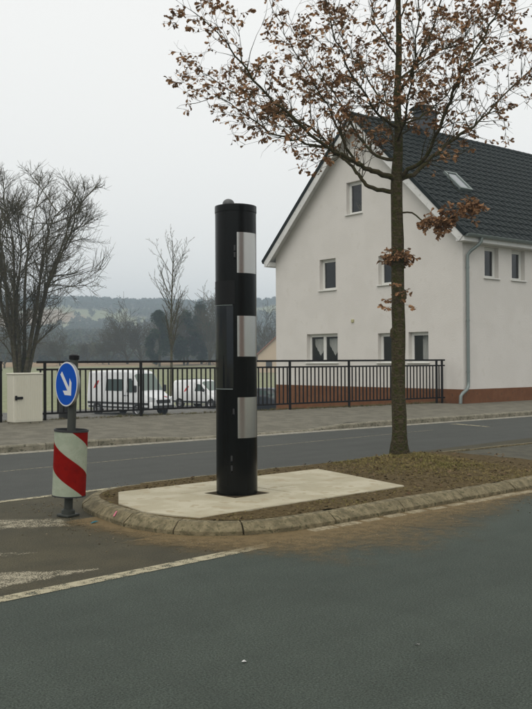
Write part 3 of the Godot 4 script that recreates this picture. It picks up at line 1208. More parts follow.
# window set into a hole; frame, panes, sill and maybe a curtain
func add_window(house: Node3D, h: Rect2, o: Vector3, ax: Vector3, inward: Vector3, casements: int, curtain: int) -> void:
	var w := Node3D.new()
	w.name = "window"
	house.add_child(w, true)
	var P := func(a: float, y: float, d: float) -> Vector3:
		return o + ax * a + Vector3.UP * y + inward * d
	var b := Basis(ax, Vector3.UP, ax.cross(Vector3.UP))
	var cx := h.get_center().x
	var cy := h.get_center().y
	var f := MB.new()
	var fd := 0.17
	var fw := 0.065
	var hs := h.size
	for sg in [-1.0, 1.0]:
		f.box(Transform3D(b, P.call(cx + sg * (hs.x * 0.5 - fw * 0.5), cy, fd)), Vector3(fw, hs.y, 0.07), 0.008)
		f.box(Transform3D(b, P.call(cx, cy + sg * (hs.y * 0.5 - fw * 0.5), fd)), Vector3(hs.x - 2 * fw, fw, 0.07), 0.008)
	part("frame", f.mesh(), mats.white_frame, w)
	var cw := (hs.x - 2 * fw - (casements - 1) * 0.05) / casements
	for k in casements:
		var a0 := h.position.x + fw + k * (cw + 0.05)
		if k > 0:
			var mu := MB.new()
			mu.box(Transform3D(b, P.call(a0 - 0.025, cy, fd - 0.004)), Vector3(0.05, hs.y - 2 * fw, 0.07), 0.008)
			part("mullion", mu.mesh(), mats.white_frame, w)
		var sash := MB.new()
		for sg in [-1.0, 1.0]:
			sash.box(Transform3D(b, P.call(a0 + cw * 0.5 + sg * (cw * 0.5 - 0.022), cy, fd - 0.008)), Vector3(0.044, hs.y - 2 * fw - 0.002, 0.05), 0.008)
			sash.box(Transform3D(b, P.call(a0 + cw * 0.5, cy + sg * (hs.y * 0.5 - fw - 0.023), fd - 0.008)), Vector3(cw - 0.09, 0.044, 0.05), 0.008)
		part("sash", sash.mesh(), mats.white_frame, w)
		var gl := MB.new()
		gl.quad(P.call(a0 + 0.03, h.position.y + fw + 0.03, fd), P.call(a0 + cw - 0.03, h.position.y + fw + 0.03, fd), P.call(a0 + cw - 0.03, h.end.y - fw - 0.03, fd), P.call(a0 + 0.03, h.end.y - fw - 0.03, fd))
		part("pane", gl.mesh(), mats.glass, w)
		if curtain == 1:
			# half net curtain with a pointed hem
			var cu := MB.new()
			var rows := []
			for j in 7:
				var row := []
				for i in 25:
					var t := i / 24.0
					var top := h.end.y - fw - 0.1
					var bot := lerpf(top - 0.2, top - 0.62, 1.0 - absf(t * 2.0 - 1.0))
					row.append(P.call(a0 + 0.04 + (cw - 0.08) * t, lerpf(top, bot, j / 6.0), fd + 0.13 + 0.014 * sin(t * 40.0)))
				rows.append(row)
			cu.sheet(rows)
			part("curtain", cu.mesh(), mats.curtain, w)
		elif curtain == 2:
			# side drape
			var cu := MB.new()
			var rows := []
			for j in 2:
				var row := []
				for i in 25:
					var t := i / 24.0
					row.append(P.call(a0 + 0.02 + (cw * 0.62) * t, (h.end.y - 0.05) if j == 0 else (h.position.y + 0.03), fd + 0.16 + 0.025 * sin(t * 34.0)))
				rows.append(row)
			cu.sheet(rows)
			part("curtain", cu.mesh(), mats.curtain, w)
	var sl := MB.new()
	sl.box(Transform3D(b * Basis(Vector3.RIGHT, 0.0), P.call(cx, h.position.y + 0.012, 0.045)), Vector3(hs.x + 0.1, 0.035, 0.21), 0.006)
	part("sill", sl.mesh(), mats.white_frame, w)
	if curtain == 3:
		# a potted plant on the inner ledge
		var pl := MB.new()
		var rng := RandomNumberGenerator.new()
		rng.seed = 4
		for k in 16:
			var an := rng.randf_range(-1.0, 1.0)
			var p0: Vector3 = P.call(cx, h.position.y + 0.08, fd + 0.15)
			pl.tube([p0, p0 + ax * an * 0.1 + Vector3.UP * 0.2, p0 + ax * an * 0.28 + Vector3.UP * rng.randf_range(0.25, 0.5)], [0.008, 0.012, 0.002], 4)
		part("plant", pl.mesh(), mats.bark, w)

func build_house() -> void:
	var house := thing("house", "white rendered gabled house with dark tiled roof and brown plinth", "house", FARSIDE)
	var D := 8.85
	var L := 11.2
	var EV := 5.28
	var RY := 9.85
	var RZ := -D * 0.5
	# wall tops follow the underside of the roof
	var slope := (RY - EV) / (0.35 - RZ)
	var wt := EV + 0.35 * slope - 0.12
	var apex := RY - 0.14
	# gable facing left: a runs back along -z
	var g_holes := [Rect2(4.26, 6.50, 0.74, 1.14), Rect2(5.56, 3.97, 0.83, 1.13), Rect2(5.48, 1.40, 1.62, 1.06), Rect2(2.74, 1.40, 0.80, 1.0), Rect2(1.36, 1.40, 0.83, 1.0), Rect2(2.70, 3.97, 0.80, 1.0)]
	var g_out := PackedVector2Array([Vector2(0, -1.6), Vector2(D, -1.6), Vector2(D, wt), Vector2(D * 0.5, apex), Vector2(0, wt)])
	var back := Vector3(0, 0, -1)
	var g := MB.new()
	wall_with_holes(g, g_out, g_holes, Vector3.ZERO, back, Vector3(1, 0, 0), 0.22)
	var gw := part("wall", g.mesh(), mats.plaster, house)
	gw.set_meta("label", "gable wall with its windows")
	var s_holes := [Rect2(1.07, 4.02, 0.70, 1.0), Rect2(2.46, 4.02, 0.70, 1.0), Rect2(5.2, 4.02, 1.1, 1.0), Rect2(8.0, 4.02, 1.1, 1.0), Rect2(5.2, 1.3, 1.1, 1.2)]
	var sw := MB.new()
	wall_with_holes(sw, PackedVector2Array([Vector2(0, -1.6), Vector2(L, -1.6), Vector2(L, wt), Vector2(0, wt)]), s_holes, Vector3.ZERO, Vector3(1, 0, 0), back, 0.22)
	part("wall", sw.mesh(), mats.plaster, house)
	var bw := MB.new()
	wall_with_holes(bw, PackedVector2Array([Vector2(0, -1.6), Vector2(L, -1.6), Vector2(L, wt), Vector2(0, wt)]), [], Vector3(0, 0, -D), Vector3(1, 0, 0), Vector3(0, 0, 1), 0.2)
	part("wall", bw.mesh(), mats.plaster, house)
	var ew := MB.new()
	wall_with_holes(ew, g_out, [], Vector3(L, 0, 0), back, Vector3(-1, 0, 0), 0.2)
	part("wall", ew.mesh(), mats.plaster, house)
	# storey floors and one inner wall, seen darkly through the panes
	for y in [0.55, 2.95, 5.6]:
		var fl := MB.new()
		fl.box(Transform3D(Basis(), Vector3(L * 0.5, y, -D * 0.5)), Vector3(L - 0.5, 0.2, D - 0.5))
		part("storey_floor", fl.mesh(), mats.wood_floor, house)
	var iw := MB.new()
	iw.box(Transform3D(Basis(), Vector3(4.2, 3.0, -D * 0.5)), Vector3(0.12, 4.6, D - 0.6))
	part("inner_wall", iw.mesh(), mats.room, house)
	# windows
	add_window(house, g_holes[0], Vector3.ZERO, back, Vector3(1, 0, 0), 1, 3)
	add_window(house, g_holes[1], Vector3.ZERO, back, Vector3(1, 0, 0), 1, 0)
	add_window(house, g_holes[2], Vector3.ZERO, back, Vector3(1, 0, 0), 2, 1)
	add_window(house, g_holes[3], Vector3.ZERO, back, Vector3(1, 0, 0), 1, 0)
	add_window(house, g_holes[4], Vector3.ZERO, back, Vector3(1, 0, 0), 1, 2)
	add_window(house, g_holes[5], Vector3.ZERO, back, Vector3(1, 0, 0), 1, 0)
	for k in 5:
		add_window(house, s_holes[k], Vector3.ZERO, Vector3(1, 0, 0), back, 1, 2 if k < 2 else 0)
	# brown plinth, 12 mm proud
	var pl := MB.new()
	pl.box(Transform3D(Basis(), Vector3(-0.001, -0.49, -D * 0.5)), Vector3(0.024, 2.2, D + 0.002))
	part("plinth", pl.mesh(), mats.plinth, house)
	var pl2 := MB.new()
	pl2.box(Transform3D(Basis(), Vector3(L * 0.5 + 0.006, -0.49, 0.001)), Vector3(L - 0.014, 2.196, 0.024))
	part("plinth", pl2.mesh(), mats.plinth, house)
	# roof: shell, tiles, boards
	var roof := Node3D.new()
	roof.name = "roof"
	house.add_child(roof)
	var X0 := -0.32
	var X1 := L + 0.32
	for side in 2:
		# slope direction from eave to ridge
		var e := Vector3(0, EV, 0.35) if side == 0 else Vector3(0, EV, -D - 0.35)
		var rdg := Vector3(0, RY, RZ)
		var up := (rdg - e).normalized()
		var nr := (Vector3(1, 0, 0).cross(up)) if side == 1 else up.cross(Vector3(1, 0, 0))
		nr = nr.normalized()
		if nr.y < 0:
			nr = -nr
		var len_s := e.distance_to(rdg)
		var deck := MB.new()
		deck.plate([e + Vector3(X0, 0, 0) - nr * 0.05, e + Vector3(X1, 0, 0) - nr * 0.05, rdg + Vector3(X1, 0, 0) - nr * 0.05, rdg + Vector3(X0, 0, 0) - nr * 0.05], -nr * 0.09)
		part("roof_deck", deck.mesh(), mats.white_board, roof)
		var tl := MB.new()
		var courses := 20
		var cl := len_s / courses
		var tw := 0.30
		var nx := int((X1 - X0 + 0.04) / tw) * 6
		var dx := (X1 - X0 + 0.04) / nx
		for i in courses:
			var lip := []
			var lo := []
			var hi := []
			for k in nx + 1:
				var x := X0 - 0.02 + dx * k
				var ph := fposmod(k / 6.0, 1.0)
				var wav := 0.040 * pow(maxf(sin(ph * TAU * 0.5), 0.0), 1.3) - 0.012 * maxf(0.0, cos(ph * TAU))
				var b0 := e + Vector3(x, 0, 0) + up * (cl * i - 0.03)
				lip.append(b0 - nr * 0.02)
				lo.append(b0 + nr * (0.034 + wav))
				hi.append(e + Vector3(x, 0, 0) + up * (cl * (i + 1)) + nr * (0.004 + wav))
			tl.sheet([lip, lo], side == 1)
			tl.sheet([lo, hi], side == 1)
		var tp := part("roof_tiles", tl.mesh(), mats.roof, roof)
		tp.set_meta("kind", "stuff")
		# white verge boards and the tile edge above them
		for x in [X0, X1]:
			var vb := MB.new()
			var sx := -1.0 if x < 0 else 1.0
			vb.plate([e + Vector3(x, 0, 0) - nr * 0.30, rdg + Vector3(x, 0, 0) - nr * 0.30 - up * 0.0, rdg + Vector3(x, 0, 0) - nr * 0.03, e + Vector3(x, 0, 0) - nr * 0.03], Vector3(sx * 0.025, 0, 0))
			part("bargeboard", vb.mesh(), mats.white_board, roof)
			var ve := MB.new()
			ve.plate([e + Vector3(x + sx * 0.004, 0, 0) - nr * 0.075 - up * 0.04, rdg + Vector3(x + sx * 0.004, 0, 0) - nr * 0.075, rdg + Vector3(x + sx * 0.004, 0, 0) + nr * 0.05, e + Vector3(x + sx * 0.004, 0, 0) + nr * 0.05 - up * 0.04], Vector3(sx * 0.045, 0, 0))
			part("verge_tiles", ve.mesh(), mats.roof, roof)
		# boxed eave and gutter
		var ez := 1.0 if side == 0 else -1.0
		var wallz := 0.0 if side == 0 else -D
		var so := MB.new()
		so.box(Transform3D(Basis(), Vector3(L * 0.5, EV - 0.135, wallz + ez * 0.155)), Vector3(X1 - X0 - 0.004, 0.17, 0.30), 0.006)
		part("boxed_eave", so.mesh(), mats.white_board, roof)
		var gut := MB.new()
		var rows := []
		for j in 9:
			var an := PI * j / 8.0
			rows.append([Vector3(X0 + 0.02, EV - 0.02 - sin(an) * 0.075, wallz + ez * (0.39 + cos(an) * 0.075)), Vector3(X1 - 0.02, EV - 0.02 - sin(an) * 0.075, wallz + ez * (0.39 + cos(an) * 0.075))])
		gut.sheet(rows)
		gut.tube([Vector3(X0 + 0.02, EV - 0.015, wallz + ez * 0.468), Vector3(X1 - 0.02, EV - 0.015, wallz + ez * 0.468)], [0.011, 0.011], 8)
		for x in [X0 + 0.02, X1 - 0.02]:
			gut.plate([Vector3(x, EV - 0.02, wallz + ez * 0.465), Vector3(x, EV - 0.075, wallz + ez * 0.443), Vector3(x, EV - 0.095, wallz + ez * 0.39), Vector3(x, EV - 0.075, wallz + ez * 0.337), Vector3(x, EV - 0.02, wallz + ez * 0.315)], Vector3(0.003, 0, 0))
		part("gutter", gut.mesh(), mats.zinc, roof)
	# ridge tiles
	var rm := MB.new()
	rm.lathe([Vector2(0.125, 0.0), Vector2(0.115, 0.36)], Transform3D(Basis(Vector3(0, 0, 1), Vector3(1, 0, 0), Vector3(0, 1, 0)), Vector3.ZERO), 10, 0.0, TAU)
	var rmesh := rm.mesh()
	for k in 35:
		part("ridge_tile", rmesh, mats.roof, roof, Transform3D(Basis(), Vector3(X0 - 0.02 + k * 0.335, RY - 0.03, RZ)))
	# skylight
	var e0 := Vector3(0, EV, 0.35)
	var up0 := (Vector3(0, RY, RZ) - e0).normalized()
	var n0 := up0.cross(Vector3(1, 0, 0)).normalized()
	if n0.y < 0:
		n0 = -n0
	var sky_at := e0 + up0 * 3.02 + Vector3(2.0, 0, 0)
	var sb := Basis(Vector3(1, 0, 0), up0, n0)
	var sk := Node3D.new()
	sk.name = "skylight"
	roof.add_child(sk)
	var sf := MB.new()
	for sg in [-1.0, 1.0]:
		sf.box(Transform3D(sb, sky_at + Vector3(sg * 0.28, 0, 0) + n0 * 0.08), Vector3(0.07, 0.98, 0.13), 0.01)
		sf.box(Transform3D(sb, sky_at + up0 * sg * 0.46 + n0 * 0.08), Vector3(0.49, 0.07, 0.13), 0.01)
	part("frame", sf.mesh(), mats.zinc, sk)
	var sg2 := MB.new()
	sg2.box(Transform3D(sb, sky_at + n0 * 0.105), Vector3(0.49, 0.85, 0.012))
	var pane_m := rough("skylight_glass", .25, .27, .28, 0.08, 0.6)
	part("pane", sg2.mesh(), pane_m, sk)
	# chimney clad in slate
	var ch := Node3D.new()
	ch.name = "chimney"
	roof.add_child(ch)
	var cb := MB.new()
	cb.box(Transform3D(Basis(), Vector3(3.46, 9.95, RZ)), Vector3(0.62, 1.1, 0.62), 0.012)
	part("stack", cb.mesh(), mats.slate, ch)
	var ct := MB.new()
	ct.box(Transform3D(Basis(), Vector3(3.46, 10.53, RZ)), Vector3(0.78, 0.055, 0.78), 0.015)
	part("cap", ct.mesh(), mats.slate, ch)
	for q in [[-0.26, -0.26], [0.26, -0.26], [-0.26, 0.26], [0.26, 0.26]]:
		var lg := MB.new()
		lg.box(Transform3D(Basis(), Vector3(3.46 + q[0], 10.61, RZ + q[1])), Vector3(0.03, 0.11, 0.03))
		part("leg", lg.mesh(), mats.zinc, ch)
	var hd := MB.new()
	var hr := []
	for j in 9:
		var t := j / 8.0 - 0.5
		hr.append([Vector3(3.46 - 0.42, 10.76 - t * t * 0.42, RZ + t * 0.9), Vector3(3.46 + 0.42, 10.76 - t * t * 0.42, RZ + t * 0.9)])
	hd.sheet(hr)
	part("hood", hd.mesh(), mats.slate, ch)
	# downpipe: swan neck from the gutter to the corner, down, and a kick to the left at the foot
	var dp := MB.new()
	dp.tube([Vector3(0.42, EV - 0.08, 0.39), Vector3(0.42, EV - 0.20, 0.38), Vector3(0.36, EV - 0.30, 0.32), Vector3(0.20, EV - 0.48, 0.15), Vector3(0.14, EV - 0.60, 0.085), Vector3(0.14, EV - 0.8, 0.08), Vector3(0.14, 2.0, 0.08), Vector3(0.14, 0.85, 0.08), Vector3(0.12, 0.70, 0.09), Vector3(0.02, 0.60, 0.11), Vector3(-0.18, 0.50, 0.12), Vector3(-0.27, 0.42, 0.12), Vector3(-0.29, 0.19, 0.12)], [0.05, 0.05, 0.05, 0.05, 0.05, 0.05, 0.05, 0.05, 0.052, 0.052, 0.052, 0.052, 0.052], 12)
	part("downpipe", dp.mesh(), mats.zinc, house)
	for y in [1.15, 2.7, 4.3]:
		var cl2 := MB.new()
		cl2.lathe([Vector2(0.051, -0.02), Vector2(0.058, -0.02), Vector2(0.058, 0.02), Vector2(0.051, 0.02)], Transform3D(Basis(), Vector3(0.14, y, 0.08)), 14)
		part("pipe_clip", cl2.mesh(), mats.zinc, house)
	# small pale box on the gable
	var bx := MB.new()
	bx.box(Transform3D(Basis(), Vector3(-0.02, 2.86, -4.72)), Vector3(0.04, 0.11, 0.12), 0.008)
	part("junction_box", bx.mesh(), rough("cream_plastic", .42, .40, .22, 0.6), house)

# ------------------------------------------------------------------ railing
func railing(called: String, label: String, a: Vector3, b: Vector3, posts: Array, r0: float, r1: float) -> void:
	var dirv := (b - a).normalized()
	var f := thing(called, label, "railing", FARSIDE * Transform3D(Basis(dirv, Vector3.UP, dirv.cross(Vector3.UP)), a))
	var post := MB.new()
	post.box(Transform3D(Basis(), Vector3(0, 0.64, 0)), Vector3(0.055, 1.32, 0.055), 0.005)
	var pm := post.mesh()
	for t in posts:
		part("post", pm, mats.fence_metal, f, Transform3D(Basis(), Vector3(t, 0, 0)))
	for y in [1.31, 1.145, 0.165]:
		var rl := MB.new()
		var th := 0.05 if y > 1.2 else 0.042
		rl.box(Transform3D(Basis(), Vector3((r0 + r1) * 0.5, y, 0)), Vector3(r1 - r0, th, 0.046 if y > 1.2 else 0.03), 0.004)
		part("rail", rl.mesh(), mats.fence_metal, f)
	var bar := MB.new()
	bar.box(Transform3D(Basis(), Vector3(0, 0.655, 0)), Vector3(0.033, 0.95, 0.022))
	var bm := bar.mesh()
	var t := r0 + 0.09
	while t < r1 - 0.03:
		var clear := true
		for p in posts:
			if absf(p - t) < 0.05:
				clear = false
		if clear:
			part("bar", bm, mats.fence_metal, f, Transform3D(Basis(), Vector3(t, 0, 0)))
		t += 0.135

func build_fences() -> void:
	railing("railing", "long dark metal railing running past the vans to the white house", Vector3(-13.2, 0.19, -1.3), Vector3(-0.12, 0.19, -0.6), [0.24, 2.64, 4.88, 7.11, 9.2, 11.2, 12.72, 12.96], 0.05, 13.08)
	railing("railing", "short end of dark metal railing left of the grey cabinet", Vector3(-22.0, 0.19, -1.35), Vector3(-13.85, 0.19, -1.3), [0.4, 2.8, 5.2, 6.6, 8.02], 0.0, 8.06)

# ------------------------------------------------------------------ enforcement column
func build_column() -> void:
	var base := Vector3(6.302, 0.126, -6.972)
	var yaw0 := atan2(-base.z, -base.x)
	var o := thing("speed_camera_column", "tall black cylindrical speed camera column with three silver bands", "speed camera", at(base))
	var R := 0.214
	var Hc := 2.985
	var body := MB.new()
	body.lathe([Vector2(R - 0.004, 0.0), Vector2(R, 0.02), Vector2(R, Hc - 0.07)], Transform3D.IDENTITY, 72, 0.0, TAU, true)
	part("body", body.mesh(), mats.black_paint, o)
	var cap := MB.new()
	cap.lathe([Vector2(R + 0.002, Hc - 0.072), Vector2(R + 0.004, Hc - 0.068), Vector2(R + 0.004, Hc - 0.010), Vector2(R + 0.003, Hc), Vector2(R - 0.03, Hc + 0.008), Vector2(0.0, Hc + 0.02)], Transform3D.IDENTITY, 72)
	part("cap", cap.mesh(), mats.black_paint, o)
	# antenna dome, towards the left of the top
	var dome := MB.new()
	var pr := []
	for j in 9:
		var a := PI * 0.5 * j / 8.0
		pr.append(Vector2(0.062 * cos(a), 0.02 + 0.052 * sin(a)))
	pr.push_front(Vector2(0.062, 0.0))
	dome.lathe(pr, Transform3D(Basis(), Vector3(-0.055, Hc + 0.012, -0.05)), 24, 0.0, TAU, true)
	part("dome", dome.mesh(), rough("dome_grey", .075, .08, .08, 0.45), o)
	# angles are counted from the direction to the camera's stand, positive to the right as one looks at it
	var to_cam := atan2(-(0.0 - base.z), 0.0 - base.x)
	var shell := func(called: String, a0: float, a1: float, y0: float, y1: float, proud: float, mat: Material) -> MeshInstance3D:
		var m := MB.new()
		var b0 := to_cam + deg_to_rad(a0)
		var b1 := to_cam + deg_to_rad(a1)
		m.lathe([Vector2(R + 0.0005, y0), Vector2(R + proud, y0), Vector2(R + proud, y1), Vector2(R + 0.0005, y1)], Transform3D.IDENTITY, 28, b0, b1)
		for b in [b0, b1]:
			var d := Vector3(cos(b), 0, -sin(b))
			m.quad(d * R + Vector3(0, y0, 0), d * (R + proud) + Vector3(0, y0, 0), d * (R + proud) + Vector3(0, y1, 0), d * R + Vector3(0, y1, 0))
		return part(called, m.mesh(), mat, o)
	for y in [0.587, 1.421, 2.276]:
		shell.call("reflective_band", 3.0, 74.0, y, y + 0.417, 0.0022, mats.silver)
	# dark glass fronts towards the traffic
	shell.call("camera_window", -82.0, -8.0, 1.10, 1.94, 0.003, mats.black_gloss)
	shell.call("camera_window", -88.0, -4.0, 1.96, 2.20, 0.003, mats.black_matt)
	shell.call("window_trim", -80.0, -10.0, 1.945, 1.951, 0.0045, mats.zinc)
	shell.call("window_trim", -80.0, -10.0, 1.085, 1.094, 0.0045, mats.zinc)
	# locks
	for q in [[-3.0, 2.50], [-3.0, 2.43], [-8.0, 0.83], [-14.0, 0.35], [-14.0, 0.25]]:
		var b := to_cam + deg_to_rad(q[0])
		var d := Vector3(cos(b), 0, -sin(b))
		var lk := MB.new()
		lk.lathe([Vector2(0.010, 0.0), Vector2(0.010, 0.005), Vector2(0.0, 0.006)], Transform3D(Basis(Vector3(d.z, 0, -d.x), d, Vector3.UP), d * R + Vector3(0, q[1], 0)), 12)
		part("lock", lk.mesh(), mats.steel if int(q[1] * 100.0) in [243, 25] else mats.zinc, o)
		var es := MB.new()
		es.box(Transform3D(Basis(Vector3(d.z, 0, -d.x), Vector3.UP, d), d * (R + 0.002) + Vector3(0, q[1] + 0.03, 0)), Vector3(0.018, 0.06, 0.008), 0.003)
		part("lock_plate", es.mesh(), mats.trim, o)

# ------------------------------------------------------------------ keep-right sign over a striped drum
func build_guide_sign() -> void:
	var lean := Basis(Vector3(0.695, 0, -0.719).normalized(), deg_to_rad(2.4))
	var o := thing("keep_right_sign", "round blue keep-right arrow sign on a post with red and white drum", "road sign", Transform3D(lean, Vector3(4.70, 0.0, -7.65)))
	var post := MB.new()
	post.tube([Vector3(0, -0.05, 0), Vector3(0, 1.56, 0)], [0.041, 0.041], 20)
	part("post", post.mesh(), mats.post_metal, o)
	var cap := MB.new()
	cap.lathe([Vector2(0.046, 1.525), Vector2(0.05, 1.53), Vector2(0.05, 1.565), Vector2(0.03, 1.575), Vector2(0, 1.577)], Transform3D.IDENTITY, 20)
	part("post_cap", cap.mesh(), mats.black_matt, o)
	var ft := MB.new()
	ft.box(Transform3D(Basis(Vector3.UP, 0.3), Vector3(0, 0.014, 0)), Vector3(0.17, 0.024, 0.15), 0.006)
	ft.lathe([Vector2(0.065, 0.02), Vector2(0.065, 0.06), Vector2(0.045, 0.075)], Transform3D.IDENTITY, 18)
	part("foot_plate", ft.mesh(), mats.post_metal, o)
	# drum
	var drum := Node3D.new()
	drum.name = "drum"
	o.add_child(drum)
	var R := 0.160
	var y0 := 0.205
	var y1 := 0.83
	var na := 96
	var nyy := 40
	# stripes fall to the right as one faces the drum from the traffic side; each stripe is a strip of its own
	var stripe := func(k: int) -> bool:
		return posmod(k, 2) == 1
	for band in range(-2, 6):
		var m := MB.new()
		# band covers y + slope*angle in [lo, hi)
		var pitch := 0.26
		var lo := 0.05 + band * pitch
		var any := false
		for i in na:
			var a0 := TAU * i / na
			var a1 := TAU * (i + 1) / na
			var sh0 := 0.112 * wrapf(a0 - 4.16, -PI, PI)
			var sh1 := 0.112 * wrapf(a1 - 4.16, -PI, PI)
			if sh1 < sh0:
				sh1 = sh0 + 0.112 * (a1 - a0)
			var p00 := clampf(lo - sh0, y0, y1)
			var p01 := clampf(lo + pitch - sh0, y0, y1)
			var p10 := clampf(lo - sh1, y0, y1)
			var p11 := clampf(lo + pitch - sh1, y0, y1)
			if p01 - p00 < 0.0005 and p11 - p10 < 0.0005:
				continue
			any = true
			var d0 := Vector3(cos(a0), 0, -sin(a0))
			var d1 := Vector3(cos(a1), 0, -sin(a1))
			var q := [m.vert(d0 * R + Vector3.UP * p00, d0), m.vert(d1 * R + Vector3.UP * p10, d1), m.vert(d1 * R + Vector3.UP * p11, d1), m.vert(d0 * R + Vector3.UP * p01, d0)]
			m.itri(q[0], q[1], q[2])
			m.itri(q[0], q[2], q[3])
		if any:
			part("red_stripe" if stripe.call(band) else "white_stripe", m.mesh(), mats.drum_red if stripe.call(band) else mats.drum_white, drum)
	var ins := MB.new()
	ins.lathe([Vector2(R - 0.004, y1 - 0.003), Vector2(R - 0.004, y0 + 0.003), Vector2(0.04, y0 + 0.003)], Transform3D.IDENTITY, 48)
	part("inside", ins.mesh(), mats.black_matt, drum)
	var rim := MB.new()
	rim.lathe([Vector2(R - 0.006, y1 - 0.004), Vector2(R + 0.006, y1 - 0.004), Vector2(R + 0.006, y1 + 0.016), Vector2(R - 0.006, y1 + 0.016), Vector2(R - 0.006, y1 - 0.004)], Transform3D.IDENTITY, 48)
	part("rim", rim.mesh(), mats.trim, drum)
	var rim2 := MB.new()
	rim2.lathe([Vector2(R - 0.004, y0 - 0.006), Vector2(R + 0.003, y0 - 0.006), Vector2(R + 0.003, y0 + 0.006)], Transform3D.IDENTITY, 48)
	part("rim", rim2.mesh(), mats.trim, drum)
	# round plate facing the traffic (-x), standing off the post
	var face := Node3D.new()
	face.name = "sign_plate"
	o.add_child(face)
	var fb := Basis(Vector3.UP, deg_to_rad(-3.0)) * Basis(Vector3(0, 0, 1), Vector3(0, 1, 0), Vector3(-1, 0, 0))   # local x runs right as seen from the front, z faces the traffic
	face.transform = Transform3D(fb, Vector3(-0.075, 1.285, 0.0))
	var lay := Basis(Vector3(1, 0, 0), Vector3(0, 0, 1), Vector3(0, -1, 0))
	var disc := func(called: String, r: float, z0: float, z1: float, mat: Material) -> void:
		var m := MB.new()
		m.lathe([Vector2(0, z0), Vector2(r - 0.002, z0), Vector2(r, z0 + 0.002), Vector2(r, z1 - 0.001), Vector2(r - 0.001, z1), Vector2(0, z1)], Transform3D(lay, Vector3.ZERO), 64)
		part(called, m.mesh(), mat, face)
	disc.call("back", 0.213, -0.032, -0.002, mats.sign_back)
	disc.call("border", 0.216, -0.002, 0.002, mats.sign_white)
	disc.call("field", 0.202, 0.002, 0.0032, mats.sign_blue)
	var ar := MB.new()
	var tilt := deg_to_rad(-45.0)
	var pts := []
	for p in [Vector2(-0.148, 0.021), Vector2(0.065, 0.021), Vector2(0.005, 0.088), Vector2(0.062, 0.088), Vector2(0.150, 0.0), Vector2(0.062, -0.088), Vector2(0.005, -0.088), Vector2(0.065, -0.021), Vector2(-0.148, -0.021)]:
		var q: Vector2 = p.rotated(tilt)
		pts.append(Vector3(q.x, q.y, 0.0032))
	ar.plate(pts, Vector3(0, 0, 0.0012))
	part("arrow", ar.mesh(), mats.sign_white, face)
	for y in [0.10, -0.10]:
		var cl := MB.new()
		cl.box(Transform3D(Basis(), Vector3(0.0, y, -0.055)), Vector3(0.14, 0.03, 0.05), 0.004)
		part("clamp", cl.mesh(), mats.sign_back, face)

# ------------------------------------------------------------------ trees
func wander(a: Vector3, b: Vector3, n: int, amt: float, rng: RandomNumberGenerator) -> Array:
	var out := [a]
	for i in range(1, n):
		out.append(a.lerp(b, float(i) / n) + Vector3(rng.randfn(0, amt), rng.randfn(0, amt), rng.randfn(0, amt)))
	out.append(b)
	return out

func smooth_path(pts: Array, sub: int) -> Array:
	var out := []
	for i in pts.size() - 1:
		var p0: Vector3 = pts[maxi(i - 1, 0)]
		var p1: Vector3 = pts[i]
		var p2: Vector3 = pts[i + 1]
		var p3: Vector3 = pts[mini(i + 2, pts.size() - 1)]
		for k in sub:
			out.append(p1.cubic_interpolate(p2, p0, p3, float(k) / sub))
	out.append(pts[pts.size() - 1])
	return out

